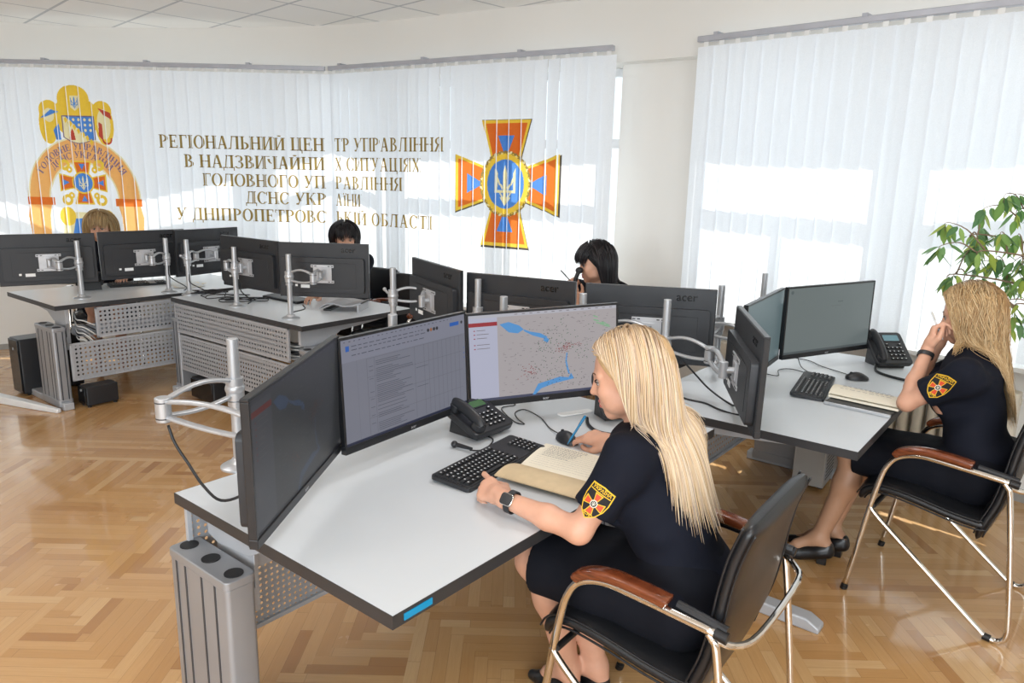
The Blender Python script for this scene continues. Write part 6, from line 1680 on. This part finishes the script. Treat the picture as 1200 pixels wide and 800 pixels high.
    pc('grey computer with a perforated side under the right desk', 1.80, 4.02, .17, .42, .40, math.radians(-35+0), 'alu', True)
    pc('grey low computer under the rear centre desk', -2.15, 5.32, .30, .40, .17, math.radians(-38), 'plastic')
    # foot bar of a neighbouring desk that reaches into the picture at the left
    t = thing('floor_bar', 'white metal foot bar lying on the parquet at the left edge', 'foot bar', (-3.14, 4.84, 0), math.atan2(.26, -.66))
    m = MB(); m.add([(x, s*w, z) for x, w, h in ((0, .018, .03), (.35, .035, .048), (1.0, .042, .062)) for s, z in ((-1, 0), (1, 0), (.8, h), (-.8, h))], [(0, 3, 2, 1), (8, 9, 10, 11)]+[(i*4+k, i*4+(k+1) % 4, i*4+4+(k+1) % 4, i*4+4+k) for i in range(2) for k in range(4)])
    m.obj('bar', 'alu_w', t, bevel=.006); m = MB(); m.cyl((.85, 0, .062), (.85, 0, .067), .022); m.obj('levelling_cap', 'cap', t)

def plant():
    t = thing('potted_fig', 'tall green fig plant with drooping leaves behind the wavy-haired woman', 'plant', (2.88, 3.14, 0))
    m = MB(); m.lathe([(.10, 0), (.14, .02), (.17, .22), (.185, .30), (.19, .31), (.17, .31), (.165, .28)], 28); m.obj('pot', 'pot', t, smooth=40)
    m = MB(); m.lathe([(.16, .24), (.16, .275), (.02, .285)], 24); m.obj('soil', 'soil', t)
    rr = random.Random(21); tr = MB(); lv = []; 
    base = V((0, 0, .27)); top = V((-.10, .08, 1.15))
    tr.tube(spline([base, (-.02, .01, .55), (-.07, .06, .85), top], 5), [.020-.0006*i for i in range(16)], 9)
    br = []
    targets = [(-.84, .22, 1.28), (-.72, .30, 1.46), (-.60, .10, 1.40), (-.50, .34, 1.58), (-.42, .05, 1.52), (-.30, .22, 1.66), (-.66, .02, 1.18), (-.46, .18, 1.12), (-.36, -.10, 1.30), (-.22, .0, 1.45), (-.12, .25, 1.70), (.05, .10, 1.6), (-.32, .30, .98), (-.30, -.02, .88), (-.24, .12, .80), (.15, -.1, 1.35), (-.80, .10, 1.40), (-.56, .24, 1.30), (-.26, .18, 1.20), (-.18, .06, 1.02)]
    for q in targets:
        q = V(q); z0 = max(.5, min(1.1, q.z-.35)); f = (z0-.27)/(1.15-.27); s = base.lerp(top, f)
        mid = s.lerp(q, .5)+V((0, 0, .10)); P = spline([s, mid, q, q+V((-.03, 0, -.06))], 6); tr.tube(P, [max(.0016, .009*(1-i/len(P))) for i in range(len(P))], 6); br.append(P)
        for k in range(3):
            i = rr.randrange(len(P)//2, len(P)-2); a = P[i]; b = a+V((rr.uniform(-.16, .05), rr.uniform(-.12, .12), rr.uniform(-.05, .12))); P2 = spline([a, a.lerp(b, .5)+V((0, 0, .03)), b, b+V((0, 0, -.04))], 4); tr.tube(P2, [max(.0012, .004*(1-j/len(P2))) for j in range(len(P2))], 5); br.append(P2)
    tr.obj('stems', 'bark', t, smooth=180)
    vs = []; fs = []; cols = []
    pal = [srgb(128, 164, 92), srgb(104, 144, 86), srgb(146, 178, 98), srgb(88, 128, 82), srgb(168, 186, 88), srgb(120, 158, 110)]
    for P in br:
        L_ = len(P)
        for _ in range(int(5+L_*.42)):
            i = rr.randrange(int(L_*.4), L_-1); p = P[i].lerp(P[i+1], rr.random()); L2 = rr.uniform(.055, .088); W2 = L2*rr.uniform(.36, .44)
            az = rr.uniform(0, 2*PI); d = V((math.cos(az)*.7, math.sin(az)*.7, rr.uniform(-1.2, -.1))).normalized(); sd = d.cross(V((rr.uniform(-.4, .4), rr.uniform(-.4, .4), 1))).normalized(); nn = sd.cross(d)
            c = pal[rr.randrange(len(pal))]; o = len(vs); st = p+d*.012
            for f, wv in ((0, .03), (.18, .72), (.4, 1.0), (.65, .78), (.85, .32), (1.0, .02)):
                q = st+d*(L2*f)+nn*(-.010*math.sin(f*2.2)*1.0)+V((0, 0, -.012*f*f))
                for s in (-1, 0, 1): vs.append(q+sd*(s*W2/2*wv)+nn*(.004*abs(s)*wv)); cols.append(c if s else tuple(min(1, x*1.15) for x in c))
            for a in range(5):
                b = o+a*3; fs += [(b, b+1, b+4, b+3), (b+1, b+2, b+5, b+4)]
    me = bpy.data.meshes.new('foliage'); me.from_pydata([tuple(v) for v in vs], [], fs); me.materials.append(M['leaf'])
    at = me.color_attributes.new('tint', 'FLOAT_COLOR', 'POINT'); at.data.foreach_set('color', np.array([(*c, 1) for c in cols], np.float32).ravel())
    fin(me, 'foliage', t, smooth=180)
# ------------------------------------------------------------------ camera and light
def camera():
    cd = bpy.data.cameras.new('camera'); cam = bpy.data.objects.new('camera', cd); COL.objects.link(cam)
    cd.sensor_width = 36; cd.lens = 854.526/1200*36; cd.clip_start = .05
    pi_, ro = math.radians(12.4303), math.radians(1.34825)
    fw = V((0, math.cos(pi_), -math.sin(pi_))); up0 = V((0, math.sin(pi_), math.cos(pi_))); r0 = V((1, 0, 0))
    rt = r0*math.cos(ro)+up0*math.sin(ro); up = -r0*math.sin(ro)+up0*math.cos(ro)
    R = Matrix((rt, up, -fw)).transposed()
    cam.matrix_world = Matrix.Translation((0, 0, 1.65312)) @ R.to_4x4()
    SC.camera = cam
def area(name, loc, target, sx, sy, power, col=(1, 1, 1)):
    l = bpy.data.lights.new(name, 'AREA'); l.shape = 'RECTANGLE'; l.size = sx; l.size_y = sy; l.energy = power; l.color = col
    o = bpy.data.objects.new(name, l); COL.objects.link(o); o.location = loc
    d = (V(target)-V(loc)).normalized(); o.rotation_euler = d.to_track_quat('-Z', 'Y').to_euler(); return o
def lights():
    w = bpy.data.worlds.new('sky'); SC.world = w; w.use_nodes = True
    b = w.node_tree.nodes['Background']; b.inputs[0].default_value = (.88, .94, 1.0, 1); b.inputs[1].default_value = SKY
    s = bpy.data.lights.new('sun', 'SUN'); s.energy = SUN; s.angle = math.radians(.6); s.color = (1, .96, .9)
    o = bpy.data.objects.new('sun', s); COL.objects.link(o)
    az = V((.50, .866, 0)); el = math.radians(50)
    d = -(az*math.cos(el)+V((0, 0, math.sin(el)))); o.rotation_euler = d.to_track_quat('-Z', 'Y').to_euler(); o.location = (4, 12, 8)
    # unseen fill lamps added to brighten the room, behind the camera and overhead
    area('rear_fill', (-.72, -2.95, 1.75), (-.72, 3, 2.3), 6.0, 1.8, REARFILL, (.86, .94, 1))
    for i, (x, y) in enumerate(((-2.6, .4), (.4, .4), (-2.6, 2.9), (.4, 2.9))):
        area('ceiling_fill', (x, y, CEIL-.03), (x, y, 0), .55, .55, CEILFILL, (.97, .98, 1))
SKY, SUN, REARFILL, CEILFILL = 1.6, 8.0, 262, 16
SC.view_settings.view_transform = 'Standard'; SC.view_settings.look = 'None'; SC.view_settings.gamma = 1; SC.view_settings.use_curve_mapping = False
SC.view_settings.exposure = 0.0
SC.cycles.use_denoising = True
SC.cycles.max_bounces = 8; SC.cycles.diffuse_bounces = 5; SC.cycles.transparent_max_bounces = 12; SC.cycles.sample_clamp_indirect = 6
mats(); build_room(); build_blinds()
u = V((.618, .786)); n_ = V((-.786, .618))
def up2(a): return (a.x, a.y)
P1 = V((-.965, 1.996)); P2 = V((-.2405, 1.389)); 
LD = 1.64
ndx = V((.626, .780)); ndy = V((.780, -.626))
ND0 = P2 + ndx*LD - ndy*.945
make_desk('white-topped desk in the foreground that the blonde woman writes at', ND0, ndy, LD, .945, up0=.16, up1=LD-.02, blue=True, perf='perf_fine')
R1 = V((1.238, 2.449)); R0 = R1+n_*.92
RD0 = R0 + u*LD
make_desk('white-topped desk at the right where the woman with wavy hair sits', RD0, -n_, LD, .92, up0=.16, up1=LD-.02)
B0 = V((-2.573, 5.411)); B1 = V((-1.328, 4.441)); bx = (B1-B0).normalized(); by = V((-bx.y, bx.x))
make_desk('desk at the rear centre with its long perforated back toward us', B0, by, (B1-B0).length+.03, .945, up0=.02)
A1 = V((-3.138, 4.913)); ax = V((.62, .785)).normalized(); ay = V((-ax.y, ax.x))
make_desk('desk at the far left with two tilted screens on it', A1, ay, 1.64, .9, up0=.26)
D0 = V((-.80, 4.14)); dx = V((.786, -.618)); dy = V((.618, .786))
make_desk('desk behind the foreground screens where the black-haired woman telephones', D0, dy, 1.58, .94, up0=.02)
# chairs
c0 = make_chair('black leather armchair with wooden arms under the blonde woman in the foreground'); place(c0, .455, 1.875, (-.80, .60))
def chair(x, y, f, label): return place(dup(c0, (0, 0, 0), 0, label), x, y, f)
chair(1.80, 2.82, (-.745, .667), 'black leather armchair with wooden arms under the woman with wavy hair')
chair(-.93, 5.62, (-.5, -.86), 'empty black armchair behind the rear centre desk, beside the woman with a black fringe')
# monitors
g1 = 'screens facing the foreground woman'; g2 = 'screens facing the woman at the right'; g3 = 'screens seen from behind on the telephone desk'; g4 = 'screens seen from behind at the rear left'
mon = {}
def mo(k, *a, **kw): mon[k] = make_monitor(*a, **kw)
mo('A', 'dark map screen turned edge-on at the left of the foreground desk', -.556, 1.833, 1.0, 85, 1.5, -.4, screen='mapdim', group=g1)
mo('B', 'screen showing a grey document table on the foreground desk', -.345, 2.37, 1.0, 55.6, .2, 2.9, screen='doc', group=g1)
mo('C', 'screen showing a map with blue lakes on the foreground desk', .126, 2.745, 1.0, 16.5, 2.7, .9, screen='map', group=g1)
mo('L', 'monitor seen from behind beside the blonde head, nearest of the right desk', .906, 2.72, .978, -98, -.8, .5, back=True, screen='pale', group=g2)
mo('M', 'pale narrow-looking screen between the two others on the right desk', 1.164, 3.326, .982, 56.2, 1.1, -.5, screen='pale', group=g2)
mo('N', 'wide grey screen facing the wavy-haired woman', 1.613, 3.672, 1.0, 25.7, 1.1, -.4, screen='desktop', group=g2)
mo('I', 'black monitor back turned sideways, left of the telephoning woman', -.422, 3.973, 1.021, -58.8, -.9, -.9, back=True, group=g3)
mo('J', 'long black monitor back just above the map screen', .033, 3.651, 1.0, -26.8, 0, 0, back=True, group=g3)
mo('K', 'monitor back with a raised logo right under the telephoning woman', .647, 3.415, 1.0, -12.2, 0, 0, back=True, group=g3)
mo('G', 'monitor back at an angle on the rear centre desk, left of its neighbour', -1.873, 5.183, 1.033, -32, -1, -1.6, back=True, group=g4)
mo('H', 'monitor back in front of the woman with a black fringe', -1.274, 4.89, 1.036, -3.3, 0, -.7, back=True, group=g4)
mo('D', 'monitor back cut off by the left edge of the picture', -3.376, 5.276, 1.02, 35, 0, 0, back=True, group=g4)
mo('E', 'monitor back in front of the fair-haired woman at the far left', -2.88, 5.67, 1.03, 38.5, 1, -2, back=True, group=g4)
mo('F', 'greyish monitor back half hidden at the rear left corner of the desks', -2.50, 5.96, 1.035, 62, 0, 0, back=True, group=g4)
bpy.context.view_layer.update()
ms = 'silver pole and arm holding '
make_arm(ms+'the dark edge-on map screen at the left', (-.862, 2.19), mon['A'], elbow=(-.98, 1.965), z=1.0)
make_arm(ms+'the document screen', (-.445, 2.66), mon['B'], side=1)
make_arm(ms+'the bright map screen', (-.04, 3.15), mon['C'], side=1)
make_arm(ms+'the monitor beside the blonde head', (.68, 3.17), mon['L'], elbow=(.83, 2.98))
make_arm(ms+'the pale narrow screen on the right desk', (1.06, 3.68), mon['M'], side=-1)
make_arm(ms+'the wide grey screen at the right', (1.47, 4.25), mon['N'], side=1)
make_arm(ms+'the sideways monitor left of the telephoning woman', (-.68, 4.09), mon['I'], side=1, lever=True)
make_arm(ms+'the long monitor back above the map screen', (-.18, 3.70), mon['J'], side=1)
make_arm(ms+'the monitor back with the raised logo', (.32, 3.29), mon['K'], side=1)
make_arm(ms+'the greyish monitor at the rear left corner', (-2.49, 5.55), mon['F'], side=1, lever=True)
make_arm(ms+'the angled monitor on the rear centre desk', (-1.95, 5.08), mon['G'], side=1)
make_arm(ms+'the monitor before the woman with a black fringe', (-1.45, 4.685), mon['H'], side=-1)
make_arm(ms+'the monitor cut off by the left edge', (-3.155, 5.27), mon['D'], side=1)
make_arm(ms+'the monitor before the fair-haired woman', (-2.69, 5.64), mon['E'], side=1)

misc(); plant()
woman_front(); woman_right()
BLK = [(26, 24, 26), (38, 34, 36), (18, 17, 19), (52, 46, 48)]
w3, h0, h1 = seated('black-haired woman with fringe in profile, holding a telephone to her mouth', (.505, 4.52, 1.165), (-.96, -.16, -.22), (-.62, -.785), 1, 31, .40, .085, phone=True, cols=BLK)
w4, _, _ = seated('woman with short black fringe whose forehead shows above the rear monitor', (-1.39, 6.02, 1.160), (.35, -.92, -.20), (-.55, -.83), 1, 41, .22, .085, reach=(-1.44, 5.36, .79), cols=BLK, hh=.006)
w5, _, _ = seated('woman with fair fringe whose hair shows above the far left monitors', (-3.52, 6.24, 1.188), (.30, -.93, -.20), (.45, -.89), 1, 51, .36, .09, cols=[(188, 158, 112), (168, 136, 92), (206, 180, 136), (150, 120, 84)], under='under_gold', mat='hair', hh=.006)
chair(.60, 4.68, (-.62, -.785), 'black armchair of the black-haired telephoning woman, mostly hidden by monitors')
chair(-1.32, 6.05, (-.55, -.83), 'black armchair of the woman with a black fringe, hidden by monitors')
chair(-3.57, 6.30, (.45, -.89), 'black armchair of the fair-haired woman at the far left, hidden by monitors')
t = thing('telephone_handset', 'black telephone handset held at the mouth of the black-haired woman', 'telephone', tuple(h1))
a = V(h0)-V(h1); m = MB(); m.tube(spline([(0, 0, 0), a*.3+V((-.01, -.02, 0)), a*.7+V((-.01, -.02, 0)), a], 5), .013, 12, ell=1.3); m.obj('grip', 'plastic', t, smooth=60)
m = MB(); m.sphere((0, 0, 0), .025, (1, 1, .8)); m.sphere(a, .025, (1, 1, .8)); m.obj('ear_and_mouth_caps', 'plastic', t, smooth=60)
pen('thin pen sticking up from the hand of the telephoning woman', (.352, 4.43, 1.06), (.285, 4.41, 1.13), 'cap', r=.0035)
camera(); lights()
